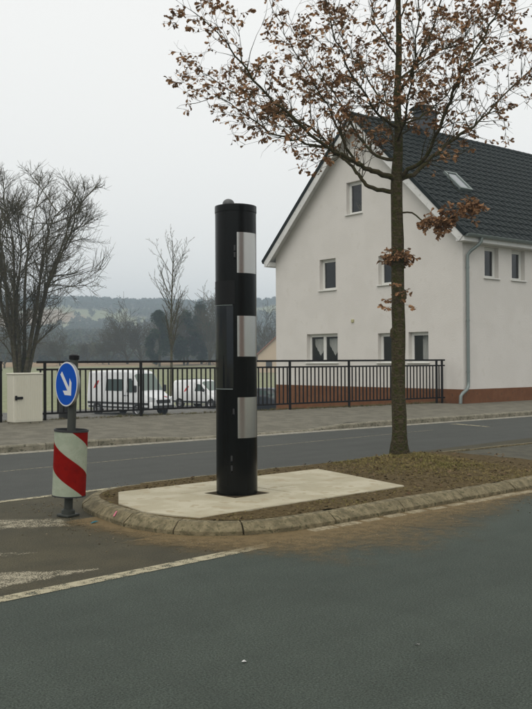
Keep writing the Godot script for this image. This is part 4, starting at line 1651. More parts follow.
func build_oak() -> void:
	var rng := RandomNumberGenerator.new()
	rng.seed = 2024
	var base := Vector3(10.403, 0.135, -8.012)
	var o := thing("oak_tree", "young oak with mossy trunk and withered brown leaves on the island", "tree", at(base))
	var tp := smooth_path([Vector3(0, -0.1, 0), Vector3(0, 0.0, 0), Vector3(-0.006, 0.16, 0), Vector3(-0.004, 0.37, 0.004), Vector3(-0.014, 1.1, -0.004), Vector3(-0.012, 1.8, 0.008), Vector3(-0.02, 2.25, 0.002), Vector3(-0.027, 3.1, 0.01), Vector3(-0.031, 3.9, 0.0), Vector3(-0.015, 4.55, 0.03), Vector3(-0.028, 5.13, 0.02), Vector3(-0.012, 5.85, 0.045), Vector3(-0.016, 6.57, 0.04), Vector3(0.01, 7.4, 0.07), Vector3(-0.02, 8.2, 0.05), Vector3(0.02, 9.0, 0.08)], 3)
	var tr := []
	for p in tp:
		var y: float = p.y
		var r := 0.108 - 0.006 * y
		if y < 0.35:
			r += 0.05 * pow(1.0 - y / 0.35, 2.0)
		if y > 3.7:
			r = lerpf(0.086, 0.052, smoothstep(3.7, 5.0, y))
		if y > 5.0:
			r = lerpf(0.052, 0.012, (y - 5.0) / 4.0)
		tr.append(r * (1.0 + 0.04 * sin(y * 9.0) * cos(y * 4.0)))
	var tm := MB.new()
	tm.tube(tp, tr, 18, true, 0.035)
	# burrs where the trunk carries twigs
	for q in [[2.93, 0.0], [2.30, 1.0], [3.45, 2.0], [1.75, 3.5]]:
		var d := Vector3(cos(q[1]), 0, sin(q[1]))
		var c := Vector3(-0.02, q[0], 0) + d * 0.07
		tm.tube([c - Vector3(0, 0.1, 0), c - Vector3(0, 0.04, 0) + d * 0.015, c + Vector3(0, 0.05, 0) + d * 0.015, c + Vector3(0, 0.11, 0)], [0.01, 0.045, 0.04, 0.01], 8, true, 0.12)
	part("trunk", tm.mesh(), mats.bark, o)
	var limbs := {
		"RA": [Vector3(-0.02, 3.97, 0.02), Vector3(0.22, 4.07, 0.11), Vector3(0.70, 4.46, 0.23), Vector3(1.21, 4.86, 0.38), Vector3(1.62, 5.16, 0.50), Vector3(2.37, 5.91, 0.81), Vector3(2.87, 6.45, 1.02)],
		"RB": [Vector3(-0.01, 3.99, 0.03), Vector3(0.00, 4.09, 0.18), Vector3(0.02, 4.23, 0.48), Vector3(-0.05, 4.68, 0.84), Vector3(-0.09, 5.11, 1.08), Vector3(-0.02, 5.47, 1.29), Vector3(0.05, 5.82, 1.50), Vector3(0.08, 6.13, 1.67), Vector3(0.09, 6.55, 1.82)],
		"RC": [Vector3(-0.02, 4.74, 0.03), Vector3(0.13, 4.81, 0.04), Vector3(0.50, 5.00, 0.12), Vector3(0.98, 5.35, 0.16), Vector3(1.41, 5.82, 0.31), Vector3(1.92, 6.11, 0.52)],
		"RD": [Vector3(-0.02, 5.21, 0.03), Vector3(0.00, 5.38, 0.19), Vector3(-0.06, 5.60, 0.42), Vector3(-0.02, 5.91, 0.59), Vector3(0.02, 6.37, 0.77), Vector3(0.01, 6.88, 0.91)],
		"RE": [Vector3(-0.01, 5.39, 0.04), Vector3(0.16, 5.54, 0.07), Vector3(0.64, 5.93, 0.26), Vector3(1.21, 6.18, 0.39), Vector3(1.77, 6.62, 0.53), Vector3(2.23, 6.85, 0.69)],
		"RF": [Vector3(-0.01, 6.26, 0.05), Vector3(-0.00, 6.54, 0.20), Vector3(-0.04, 7.02, 0.45)],
		"LA": [Vector3(-0.03, 3.98, 0.01), Vector3(-0.36, 4.04, -0.09), Vector3(-0.63, 4.11, -0.15), Vector3(-0.91, 4.20, -0.21), Vector3(-1.18, 4.29, -0.27), Vector3(-1.76, 4.64, -0.41), Vector3(-2.20, 4.98, -0.55), Vector3(-2.57, 5.33, -0.62), Vector3(-2.82, 5.59, -0.72), Vector3(-3.09, 5.82, -0.84)],
		"LB": [Vector3(-0.03, 3.79, 0.01), Vector3(-0.16, 3.84, -0.25), Vector3(-0.18, 3.99, -0.48), Vector3(-0.17, 4.21, -0.68), Vector3(-0.21, 4.38, -0.86), Vector3(-0.26, 4.73, -1.18), Vector3(-0.41, 4.99, -1.45), Vector3(-0.64, 5.25, -1.96), Vector3(-0.91, 5.50, -2.35), Vector3(-1.15, 5.80, -2.72), Vector3(-1.36, 6.00, -2.92)],
		"LC": [Vector3(-0.63, 4.12, -0.15), Vector3(-0.83, 4.31, -0.21), Vector3(-1.02, 4.59, -0.24), Vector3(-1.10, 4.81, -0.32), Vector3(-1.43, 5.21, -0.35), Vector3(-1.71, 5.65, -0.49), Vector3(-1.96, 6.09, -0.58)],
		"LD": [Vector3(-0.03, 4.25, 0.01), Vector3(-0.05, 4.38, -0.36), Vector3(-0.01, 4.65, -0.66), Vector3(0.04, 4.93, -0.89), Vector3(-0.00, 5.48, -1.20), Vector3(-0.06, 6.09, -1.67), Vector3(-0.14, 6.67, -2.02)],
		"LE": [Vector3(-0.02, 4.72, 0.03), Vector3(-0.43, 4.78, 0.05), Vector3(-0.69, 4.92, 0.08), Vector3(-1.13, 5.31, 0.07), Vector3(-1.41, 5.63, 0.09), Vector3(-1.56, 6.01, 0.08), Vector3(-1.70, 6.36, 0.09)],
		"LF": [Vector3(-0.02, 4.96, 0.03), Vector3(-0.01, 5.16, -0.24), Vector3(0.02, 5.66, -0.62), Vector3(0.00, 6.10, -0.91), Vector3(-0.07, 6.98, -1.39)],
		"LG": [Vector3(-1.18, 4.29, -0.27), Vector3(-1.42, 4.41, -0.63), Vector3(-1.62, 4.55, -0.96), Vector3(-1.82, 4.85, -1.29), Vector3(-2.03, 5.12, -1.63), Vector3(-2.23, 5.02, -1.83)],
		"LH": [Vector3(-0.01, 5.71, 0.05), Vector3(-0.32, 5.93, 0.03), Vector3(-0.70, 6.31, 0.08), Vector3(-0.88, 6.75, 0.05)],
		"BA": [Vector3(-0.02, 4.3, 0.0), Vector3(0.3, 4.6, -0.3), Vector3(0.7, 5.1, -0.7), Vector3(1.1, 5.8, -1.1), Vector3(1.4, 6.5, -1.4)],
		"BB": [Vector3(-0.02, 4.5, 0.0), Vector3(-0.3, 4.7, 0.35), Vector3(-0.7, 5.2, 0.8), Vector3(-1.1, 5.9, 1.2), Vector3(-1.3, 6.6, 1.4)],
		"TA": [Vector3(-0.01, 6.6, 0.05), Vector3(-0.3, 7.0, 0.4), Vector3(-0.6, 7.6, 0.7)],
		"TB": [Vector3(-0.01, 6.9, 0.05), Vector3(0.5, 7.3, -0.3), Vector3(1.0, 8.0, -0.5)],
		"TC": [Vector3(-0.01, 7.1, 0.05), Vector3(-0.5, 7.5, -0.4), Vector3(-0.9, 8.2, -0.7)],
	}
	var start := {"RA": .052, "RB": .048, "RC": .026, "RD": .034, "RE": .026, "RF": .02, "LA": .055, "LB": .044, "LC": .026, "LD": .034, "LE": .030, "LF": .024, "LG": .022, "LH": .02, "BA": .03, "BB": .026, "TA": .018, "TB": .018, "TC": .018}
	var twigs := MB.new()
	var lx := []
	var lc := []
	for key in limbs:
		var pts := smooth_path(limbs[key], 4)
		for i in range(2, pts.size()):
			pts[i] += Vector3(rng.randfn(0, .012), rng.randfn(0, .012), rng.randfn(0, .012))
		var rad := []
		var n := pts.size()
		for i in n:
			rad.append(lerpf(start[key] * 0.85, 0.004, pow(float(i) / (n - 1), 0.7)))
		var lm := MB.new()
		lm.tube(pts, rad, 9, true, 0.05)
		part("branch", lm.mesh(), mats.bark, o)
		# side twigs, leafy at their ends
		var total := 0.0
		for i in n - 1:
			total += pts[i].distance_to(pts[i + 1])
		var run := 0.0
		var next := 0.32
		for i in n - 1:
			run += pts[i].distance_to(pts[i + 1])
			while run > next:
				next += rng.randf_range(0.04, 0.09)
				var f := run / total
				if f < 0.16:
					continue
				var dirv: Vector3 = (pts[i + 1] - pts[i]).normalized()
				var rnd := Vector3(rng.randfn(), rng.randfn(), rng.randfn()).normalized()
				var sd := (rnd - dirv * rnd.dot(dirv)).normalized()
				var d := (dirv * rng.randf_range(0.6, 1.3) + sd + Vector3.UP * rng.randf_range(-0.1, 0.7)).normalized()
				twig(twigs, lx, lc, pts[i], d, rng.randf_range(0.28, 0.85) * (1.15 - 0.45 * f), minf(rad[i] * 0.55, 0.009), 2, rng, 1.0)
		twig(twigs, lx, lc, pts[n - 1], (pts[n - 1] - pts[n - 2]).normalized(), 0.35, 0.005, 2, rng, 1.0)
	# leafy spray to the right below the fork, the collar of leaves and the small tufts on the trunk
	var spray := smooth_path([Vector3(-0.04, 3.48, 0.06), Vector3(-0.08, 3.45, 0.31), Vector3(-0.08, 3.30, 0.51), Vector3(-0.04, 3.26, 0.69), Vector3(0.11, 3.35, 0.90), Vector3(0.27, 3.47, 1.12)], 3)
	var sr := []
	for i in spray.size():
		sr.append(lerpf(0.014, 0.004, float(i) / spray.size()))
	var sm := MB.new()
	sm.tube(spray, sr, 7)
	part("branch", sm.mesh(), mats.bark, o)
	for i in range(6, spray.size()):
		for k in (3 if i < 9 else 8):
			var d := Vector3(rng.randfn(), rng.randfn() * 0.6, rng.randfn()).normalized()
			twig(twigs, lx, lc, spray[i], d, rng.randf_range(0.07, 0.24), 0.003, 0, rng, 2.6)
	for k in 46:
		var a := rng.randf() * TAU
		var d := Vector3(cos(a), rng.randf_range(-0.5, 0.35), sin(a)).normalized()
		twig(twigs, lx, lc, Vector3(-0.022, 2.86 + rng.randfn(0, 0.035), 0.005) + Vector3(cos(a), 0, sin(a)) * 0.08, d, rng.randf_range(0.05, 0.2), 0.003, 0, rng, 1.5)
	for k in 13:
		var a := rng.randf() * TAU
		var d := Vector3(cos(a), rng.randf_range(-0.4, 0.7), sin(a)).normalized()
		twig(twigs, lx, lc, Vector3(-0.02, 2.28 + rng.randfn(0, 0.11), 0.005) + Vector3(cos(a), 0, sin(a)) * 0.085, d, rng.randf_range(0.06, 0.24), 0.003, 0, rng, 0.9)
	var tw := part("twigs", twigs.mesh(), mats.bark, o)
	tw.set_meta("kind", "stuff")
	scatter("crown", leaf_mesh(), mats.leaf, lx, lc, "", "", o)
	print("oak leaves ", lx.size())

func twig(mb: MB, lx: Array, lc: Array, p: Vector3, d: Vector3, ln: float, r: float, depth: int, rng: RandomNumberGenerator, leafy: float) -> void:
	var pts := [p]
	var rad := [r]
	var q := p
	var dd := d
	for i in 3:
		dd = (dd + Vector3(rng.randfn(0, .2), rng.randfn(0, .2) + 0.05, rng.randfn(0, .2))).normalized()
		q += dd * ln / 3.0
		pts.append(q)
		rad.append(maxf(r * (1.0 - 0.3 * (i + 1)), 0.0014))
	mb.tube(pts, rad, 4, false)
	if depth > 0:
		for k in rng.randi_range(1, 3):
			var i := rng.randi_range(1, 2)
			var rnd := Vector3(rng.randfn(), rng.randfn(), rng.randfn()).normalized()
			twig(mb, lx, lc, pts[i].lerp(pts[i + 1], rng.randf()), (dd + rnd * 0.9).normalized(), ln * rng.randf_range(0.4, 0.65), r * 0.6, depth - 1, rng, leafy)
	# withered leaves hang from the last part of the twig
	var count := 0
	if depth == 0:
		count = int(rng.randf_range(2.0, 7.5) * leafy)
	elif rng.randf() < 0.5:
		count = int(rng.randf_range(0.5, 3.6) * leafy)
	if leafy == 1.0 and rng.randf() < 0.34:
		count = 0
	for k in count:
		var t := rng.randf_range(0.35, 1.0) * 3.0
		var i := mini(int(t), 2)
		var a: Vector3 = pts[i].lerp(pts[i + 1], t - i)
		var out := (dd * 0.5 + Vector3(rng.randfn(), rng.randfn() * 0.6 - 0.55, rng.randfn())).normalized()
		var x := out.cross(Vector3(rng.randfn(), rng.randfn(), rng.randfn())).normalized()
		var s := rng.randf_range(0.045, 0.095)
		lx.append(Transform3D(Basis(x, out.cross(x), out).scaled(Vector3(s, s, s)) if false else Basis(x * s, out.cross(x) * s, out * s), a))
		lc.append(Color(.20, .098, .042).lerp(Color(.40, .235, .125), rng.randf()) * rng.randf_range(0.6, 1.15))

func grow(mb: MB, p: Vector3, d: Vector3, ln: float, r: float, depth: int, rng: RandomNumberGenerator, o: Dictionary) -> void:
	var segs := 5 if depth >= 2 else (3 if depth == 1 else 2)
	var pts := [p]
	var rad := [r]
	var q := p
	var dd := d
	var dirs := [d]
	for i in segs:
		dd = (dd + Vector3(rng.randfn(0, o.wob), rng.randfn(0, o.wob) + o.up, rng.randfn(0, o.wob))).normalized()
		q += dd * ln / segs
		pts.append(q)
		rad.append(maxf(r * lerpf(1.0, 0.35, float(i + 1) / segs), o.thin))
		dirs.append(dd)
	mb.tube(pts, rad, 7 if depth >= 3 else (4 if depth >= 1 else 3), false)
	if depth == 0:
		return
	var kids: int = o.kids[depth]
	for k in kids:
		var t := lerpf(o.from, 1.0, (k + rng.randf()) / kids) * segs
		var i := mini(int(t), segs - 1)
		var rnd := Vector3(rng.randfn(), rng.randfn(), rng.randfn()).normalized()
		var sd: Vector3 = rnd - dirs[i] * rnd.dot(dirs[i])
		var nd: Vector3 = (dirs[i] * o.keep + sd.normalized() * o.spread).normalized()
		grow(mb, pts[i].lerp(pts[i + 1], t - i), nd, ln * rng.randf_range(o.l0, o.l1), maxf(lerpf(rad[i], rad[i + 1], t - i) * 0.62, o.thin), depth - 1, rng, o)

# ------------------------------------------------------------------ vehicles
# section ring of a body at one station: [x, bottom, top, half width at the sill, at the belt, at the roof, roof radius]
func ring(s: Array, x: float) -> Array:
	var yb: float = s[1]
	var yt: float = s[2]
	var belt := minf(yb + 0.75, lerpf(yb, yt, 0.6))
	var rr: float = minf(s[6], (yt - belt) * 0.8)
	var half := [Vector2(s[3] - 0.05, yb), Vector2(s[3], yb + 0.06), Vector2(lerpf(s[3], s[4], 0.5) + 0.012, lerpf(yb, belt, 0.5)), Vector2(s[4], belt), Vector2(lerpf(s[4], s[5], 0.55), lerpf(belt, yt - rr, 0.55)), Vector2(s[5], yt - rr)]
	for j in range(1, 4):
		var a := PI * 0.5 * j / 3.0
		half.append(Vector2(s[5] - rr * (1.0 - cos(a)), yt - rr * (1.0 - sin(a))))
	var out := []
	for p in half:
		out.append(Vector3(x, p.y, p.x))
	out.append(Vector3(x, yt + 0.015, 0))
	for i in range(half.size() - 1, -1, -1):
		out.append(Vector3(x, half[i].y, -half[i].x))
	return out

func body_mesh(st: Array) -> ArrayMesh:
	var m := MB.new()
	var rows := []
	for s in st:
		rows.append(ring(s, s[0]))
	m.sheet(rows)
	for e in [0, rows.size() - 1]:
		var g: Array = rows[e]
		for k in range(1, g.size() - 1):
			if e == 0:
				m.tri(g[0], g[k], g[k + 1])
			else:
				m.tri(g[0], g[k + 1], g[k])
	return m.mesh()

# half width of the body at (x, y)
func body_half(st: Array, x: float, y: float) -> float:
	for i in st.size() - 1:
		if x >= st[i][0] and x <= st[i + 1][0]:
			var t: float = (x - st[i][0]) / maxf(st[i + 1][0] - st[i][0], 0.001)
			var w := []
			for e in [i, i + 1]:
				var g := ring(st[e], 0.0)
				var best := 0.0
				for k in 8:
					if y >= g[k].y and y <= g[k + 1].y:
						best = lerpf(g[k].z, g[k + 1].z, (y - g[k].y) / maxf(g[k + 1].y - g[k].y, 0.0001))
				if y > g[8].y:
					best = g[8].z
				w.append(best)
			return lerpf(w[0], w[1], t)
	return 0.5

func side_patch(v: Node3D, called: String, st: Array, poly: Array, side: float, proud: float, mat: Material) -> void:
	var m := MB.new()
	var pa := PackedVector2Array()
	for p in poly:
		pa.append(p)
	var lo := Vector2(9, 9)
	var hi := Vector2(-9, -9)
	for p in pa:
		lo = lo.min(p)
		hi = hi.max(p)
	var nx := maxi(1, int((hi.x - lo.x) / 0.25))
	var ny := maxi(1, int((hi.y - lo.y) / 0.14))
	for i in nx:
		for j in ny:
			var c0 := Vector2(lerpf(lo.x, hi.x, float(i) / nx), lerpf(lo.y, hi.y, float(j) / ny))
			var c1 := Vector2(lerpf(lo.x, hi.x, float(i + 1) / nx), lerpf(lo.y, hi.y, float(j + 1) / ny))
			for piece in Geometry2D.intersect_polygons(PackedVector2Array([c0, Vector2(c1.x, c0.y), c1, Vector2(c0.x, c1.y)]), pa):
				var t := Geometry2D.triangulate_polygon(piece)
				for k in t.size() / 3:
					var q := []
					for e in 3:
						var p2: Vector2 = piece[t[k * 3 + e]]
						q.append(Vector3(p2.x, p2.y, side * (body_half(st, p2.x, p2.y) + proud)))
					if (q[1] - q[0]).cross(q[2] - q[0]).z * side > 0:
						m.tri(q[0], q[1], q[2])
					else:
						m.tri(q[0], q[2], q[1])
	part(called, m.mesh(), mat, v)

# patch over the top of the body between two stations (windscreen, bonnet glass)
func top_patch(v: Node3D, called: String, a: Array, b: Array, f0: float, f1: float, wide: float, mat: Material) -> void:
	var m := MB.new()
	var ra := ring(a, a[0])
	var rb := ring(b, b[0])
	var rows := []
	for f in [f0, f1]:
		var row := []
		for k in range(6, 13):
			var p: Vector3 = ra[k].lerp(rb[k], f)
			p.z *= wide
			row.append(p + Vector3(0.012, 0.008, 0))
		rows.append(row)
	m.sheet(rows)
	part(called, m.mesh(), mat, v)

func wheel(v: Node3D, x: float, r: float, z: float) -> void:
	var w := Node3D.new()
	w.name = "wheel"
	v.add_child(w, true)
	var sg := signf(z)
	w.transform = Transform3D(Basis(Vector3(1, 0, 0), Vector3(0, 0, sg), Vector3(0, -sg, 0)), Vector3(x, r, z))
	var t := MB.new()
	t.lathe([Vector2(r * 0.62, -0.20), Vector2(r * 0.95, -0.20), Vector2(r, -0.17), Vector2(r, -0.03), Vector2(r * 0.95, 0.0), Vector2(r * 0.64, 0.012), Vector2(r * 0.62, -0.01)], Transform3D.IDENTITY, 28)
	part("tyre", t.mesh(), mats.tyre, w)
	var h := MB.new()
	h.lathe([Vector2(r * 0.63, -0.02), Vector2(r * 0.60, 0.004), Vector2(r * 0.5, -0.03), Vector2(r * 0.2, -0.02), Vector2(r * 0.16, 0.006), Vector2(0, 0.008)], Transform3D.IDENTITY, 20)
	part("rim", h.mesh(), mats.rim, w)
	var ar := MB.new()
	ar.lathe([Vector2(r * 1.0, -0.1), Vector2(r * 1.16, -0.1), Vector2(r * 1.16, -0.012), Vector2(r * 1.0, -0.014)], Transform3D.IDENTITY, 24)
	part("arch", ar.mesh(), mats.trim, v, w.transform)

func logo(v: Node3D, st: Array, c: Vector2, s: float, side: float) -> void:
	for k in 2:
		var off := Vector2(-0.10 + 0.17 * k, -0.06 + 0.12 * k) * s
		var poly := []
		for p in [Vector2(-0.22, -0.26), Vector2(0.02, -0.20), Vector2(0.20, 0.14), Vector2(0.22, 0.26), Vector2(0.0, 0.18), Vector2(-0.12, -0.08)]:
			poly.append(c + off + Vector2(p.x * side, p.y) * s)
		side_patch(v, "logo", st, poly, side, 0.007, mats.logo_red)

func build_vehicles() -> void:
	# tall panel van
	var yaw := deg_to_rad(-4.0)
	var van := thing("panel_van", "tall white panel van with red logo parked behind the railing", "van", at(Vector3(29.3, -1.49, -42.4), yaw), "white vans on the car park")
	var st := [
		[-2.62, 0.42, 2.36, .90, .93, .80, .10], [-2.58, 0.34, 2.46, .95, .98, .84, .14], [-1.2, 0.33, 2.50, .97, .99, .85, .14], [0.6, 0.33, 2.50, .97, .99, .85, .14], [0.98, 0.33, 2.45, .97, .99, .82, .18], [1.12, 0.33, 2.37, .97, .99, .80, .2],
		[1.85, 0.33, 1.36, .97, .98, .86, .12], [2.1, 0.33, 1.22, .96, .96, .84, .12], [2.45, 0.34, 1.06, .93, .92, .80, .14], [2.62, 0.36, 0.92, .88, .85, .72, .16], [2.68, 0.38, 0.72, .80, .78, .66, .14]]
	part("body", body_mesh(st), mats.van_white, van)
	top_patch(van, "windscreen", st[5], st[6], 0.07, 0.96, 1.0, mats.screen_glass_sky)
	for sd in [1.0, -1.0]:
		side_patch(van, "side_window", st, [Vector2(0.78, 1.30), Vector2(1.46, 1.30), Vector2(1.40, 1.48), Vector2(1.03, 2.06), Vector2(0.80, 2.06)], sd, 0.03, mats.car_glass)
		side_patch(van, "side_window", st, [Vector2(-1.02, 1.36), Vector2(0.36, 1.36), Vector2(0.36, 2.02), Vector2(-1.02, 2.02)], sd, 0.006, mats.car_glass)
		side_patch(van, "side_trim", st, [Vector2(-2.55, 0.62), Vector2(2.4, 0.62), Vector2(2.4, 0.74), Vector2(-2.55, 0.74)], sd, 0.012, mats.trim)
		side_patch(van, "sill_trim", st, [Vector2(-2.5, 0.41), Vector2(2.5, 0.41), Vector2(2.5, 0.50), Vector2(-2.5, 0.50)], sd, 0.008, mats.trim)
		side_patch(van, "door_gap", st, [Vector2(0.69, 0.52), Vector2(0.705, 0.52), Vector2(0.705, 2.2), Vector2(0.69, 2.2)], sd, 0.004, mats.trim)
		side_patch(van, "door_gap", st, [Vector2(-1.13, 0.52), Vector2(-1.115, 0.52), Vector2(-1.115, 2.2), Vector2(-1.13, 2.2)], sd, 0.004, mats.trim)
		logo(van, st, Vector2(-1.85, 1.72), 0.75, sd)
		for x in [-1.68, 1.62]:
			wheel(van, x, 0.345, sd * 0.995)
		var mi := MB.new()
		mi.box(at(Vector3(1.62, 1.50, sd * 1.13)), Vector3(0.12, 0.38, 0.2), 0.04)
		part("mirror", mi.mesh(), mats.trim, van)
		var hl := MB.new()
		hl.plate([Vector3(2.40, 0.82, sd * 0.89), Vector3(2.62, 0.78, sd * 0.60), Vector3(2.60, 0.98, sd * 0.58), Vector3(2.40, 1.06, sd * 0.82)], Vector3(0.06, 0.01, sd * 0.03))
		part("headlight", hl.mesh(), mats.lamp_glass, van)
		for x in [0.62, 0.86]:
			var dh := MB.new()
			dh.box(at(Vector3(x, 1.12, sd * 1.0)), Vector3(0.16, 0.04, 0.03), 0.008)
			part("door_handle", dh.mesh(), mats.trim, van)
		var tl := MB.new()
		tl.box(at(Vector3(-2.61, 1.1, sd * 0.88)), Vector3(0.05, 0.5, 0.12), 0.015)
		part("tail_light", tl.mesh(), mats.lamp_red, van)
	var gr := MB.new()
	gr.box(at(Vector3(2.655, 0.80, 0)), Vector3(0.08, 0.20, 1.05), 0.02)
	part("grille", gr.mesh(), mats.trim, van)
	var bp := MB.new()
	bp.box(at(Vector3(2.62, 0.50, 0)), Vector3(0.16, 0.24, 1.66), 0.05)
	part("bumper", bp.mesh(), mats.trim, van)
	var fl := MB.new()
	fl.plate([Vector3(2.55, 1.02, -0.42), Vector3(2.47, 1.07, -0.30), Vector3(2.47, 1.07, -0.22), Vector3(2.55, 1.02, -0.34)], Vector3(0.01, 0.02, 0))
	part("logo", fl.mesh(), mats.logo_red, van)
	van.transform = at(Vector3(29.95, -1.49, -42.1), deg_to_rad(-83.0))

	# compact van
	var sv := thing("compact_van", "low white compact van with red logo half hidden by the black column", "van", at(Vector3(37.5, -1.49, -44.6), deg_to_rad(-83.0)), "white vans on the car park")
	var s2 := [
		[-2.10, 0.42, 1.62, .78, .80, .64, .14], [-2.05, 0.32, 1.76, .84, .86, .70, .18], [-0.6, 0.30, 1.82, .86, .88, .71, .2], [0.15, 0.30, 1.81, .86, .88, .70, .2], [0.36, 0.30, 1.75, .86, .88, .68, .22],
		[1.22, 0.30, 1.12, .86, .87, .74, .14], [1.7, 0.31, 0.98, .84, .83, .70, .16], [2.0, 0.34, 0.86, .78, .76, .62, .16], [2.1, 0.38, 0.66, .70, .68, .55, .12]]
	part("body", body_mesh(s2), mats.van_white, sv)
	top_patch(sv, "windscreen", s2[4], s2[5], 0.08, 0.95, 1.0, mats.screen_glass_sky)
	for sd in [1.0, -1.0]:
		side_patch(sv, "side_window", s2, [Vector2(0.0, 1.10), Vector2(0.80, 1.10), Vector2(0.42, 1.50), Vector2(0.02, 1.56)], sd, 0.025, mats.car_glass)
		side_patch(sv, "side_trim", s2, [Vector2(-2.0, 0.36), Vector2(1.95, 0.36), Vector2(1.95, 0.46), Vector2(-2.0, 0.46)], sd, 0.01, mats.trim)
		side_patch(sv, "door_gap", s2, [Vector2(-0.12, 0.48), Vector2(-0.105, 0.48), Vector2(-0.105, 1.62), Vector2(-0.12, 1.62)], sd, 0.004, mats.trim)
		logo(sv, s2, Vector2(-0.78, 1.22), 0.62, sd)
		for x in [-1.36, 1.34]:
			wheel(sv, x, 0.31, sd * 0.88)
		var mi := MB.new()
		mi.box(at(Vector3(0.85, 1.16, sd * 0.98)), Vector3(0.14, 0.2, 0.2), 0.05)
		part("mirror", mi.mesh(), mats.trim, sv)
		var hl := MB.new()
		hl.plate([Vector3(1.80, 0.72, sd * 0.80), Vector3(2.04, 0.70, sd * 0.56), Vector3(1.98, 0.86, sd * 0.54), Vector3(1.76, 0.92, sd * 0.72)], Vector3(0.05, 0.01, sd * 0.03))
		part("headlight", hl.mesh(), mats.lamp_glass, sv)
	var bp2 := MB.new()
	bp2.box(at(Vector3(2.05, 0.48, 0)), Vector3(0.16, 0.2, 1.4), 0.05)
	part("bumper", bp2.mesh(), mats.trim, sv)
	for sd in [1.0, -1.0]:
		var rb := MB.new()
		rb.bar(Vector3(-1.6, 1.85, sd * 0.58), Vector3(-0.1, 1.86, sd * 0.58), 0.03, 0.03, 0.006)
		part("roof_rail", rb.mesh(), mats.trim, sv)

	# dark car beside the house
	var car := thing("parked_car", "dark estate car seen between the black column and the house", "car", at(Vector3(35.2, -1.49, -36.0), deg_to_rad(-70.0)))
	var s3 := [
		[-2.2, 0.40, 0.95, .72, .74, .60, .12], [-2.12, 0.30, 1.02, .82, .83, .66, .12], [-1.85, 0.26, 1.38, .86, .86, .58, .16], [-1.2, 0.25, 1.48, .88, .88, .60, .2], [0.1, 0.25, 1.48, .88, .88, .60, .2], [0.3, 0.25, 1.44, .88, .88, .58, .2],
		[1.0, 0.25, 1.02, .88, .88, .70, .12], [1.7, 0.27, 0.92, .86, .84, .68, .12], [2.1, 0.30, 0.78, .80, .78, .6, .12], [2.2, 0.36, 0.60, .72, .70, .5, .1]]
	part("body", body_mesh(s3), mats.car_paint, car)
	top_patch(car, "windscreen", s3[5], s3[6], 0.06, 0.96, 1.0, mats.car_glass)
	top_patch(car, "rear_window", s3[2], s3[1], 0.1, 0.9, 1.0, mats.car_glass)
	for sd in [1.0, -1.0]:
		side_patch(car, "side_window", s3, [Vector2(-0.5, 0.96), Vector2(0.75, 0.96), Vector2(0.25, 1.32), Vector2(-0.48, 1.36)], sd, 0.006, mats.car_glass)
		side_patch(car, "side_window", s3, [Vector2(-1.6, 0.98), Vector2(-0.6, 0.96), Vector2(-0.58, 1.36), Vector2(-1.4, 1.33)], sd, 0.006, mats.car_glass)
		for x in [-1.32, 1.35]:
			wheel(car, x, 0.31, sd * 0.885)
		var mi := MB.new()
		mi.box(at(Vector3(0.72, 1.02, sd * 0.98)), Vector3(0.12, 0.14, 0.2), 0.04)
		part("mirror", mi.mesh(), mats.car_paint, car)
		var hl := MB.new()
		hl.plate([Vector3(1.86, 0.66, sd * 0.80), Vector3(2.12, 0.64, sd * 0.56), Vector3(2.08, 0.76, sd * 0.54), Vector3(1.82, 0.80, sd * 0.74)], Vector3(0.05, 0.01, sd * 0.03))
		part("headlight", hl.mesh(), mats.lamp_glass, car)
	var np := MB.new()
	np.box(at(Vector3(2.17, 0.5, 0)), Vector3(0.08, 0.18, 1.2), 0.03)
	part("bumper", np.mesh(), mats.trim, car)

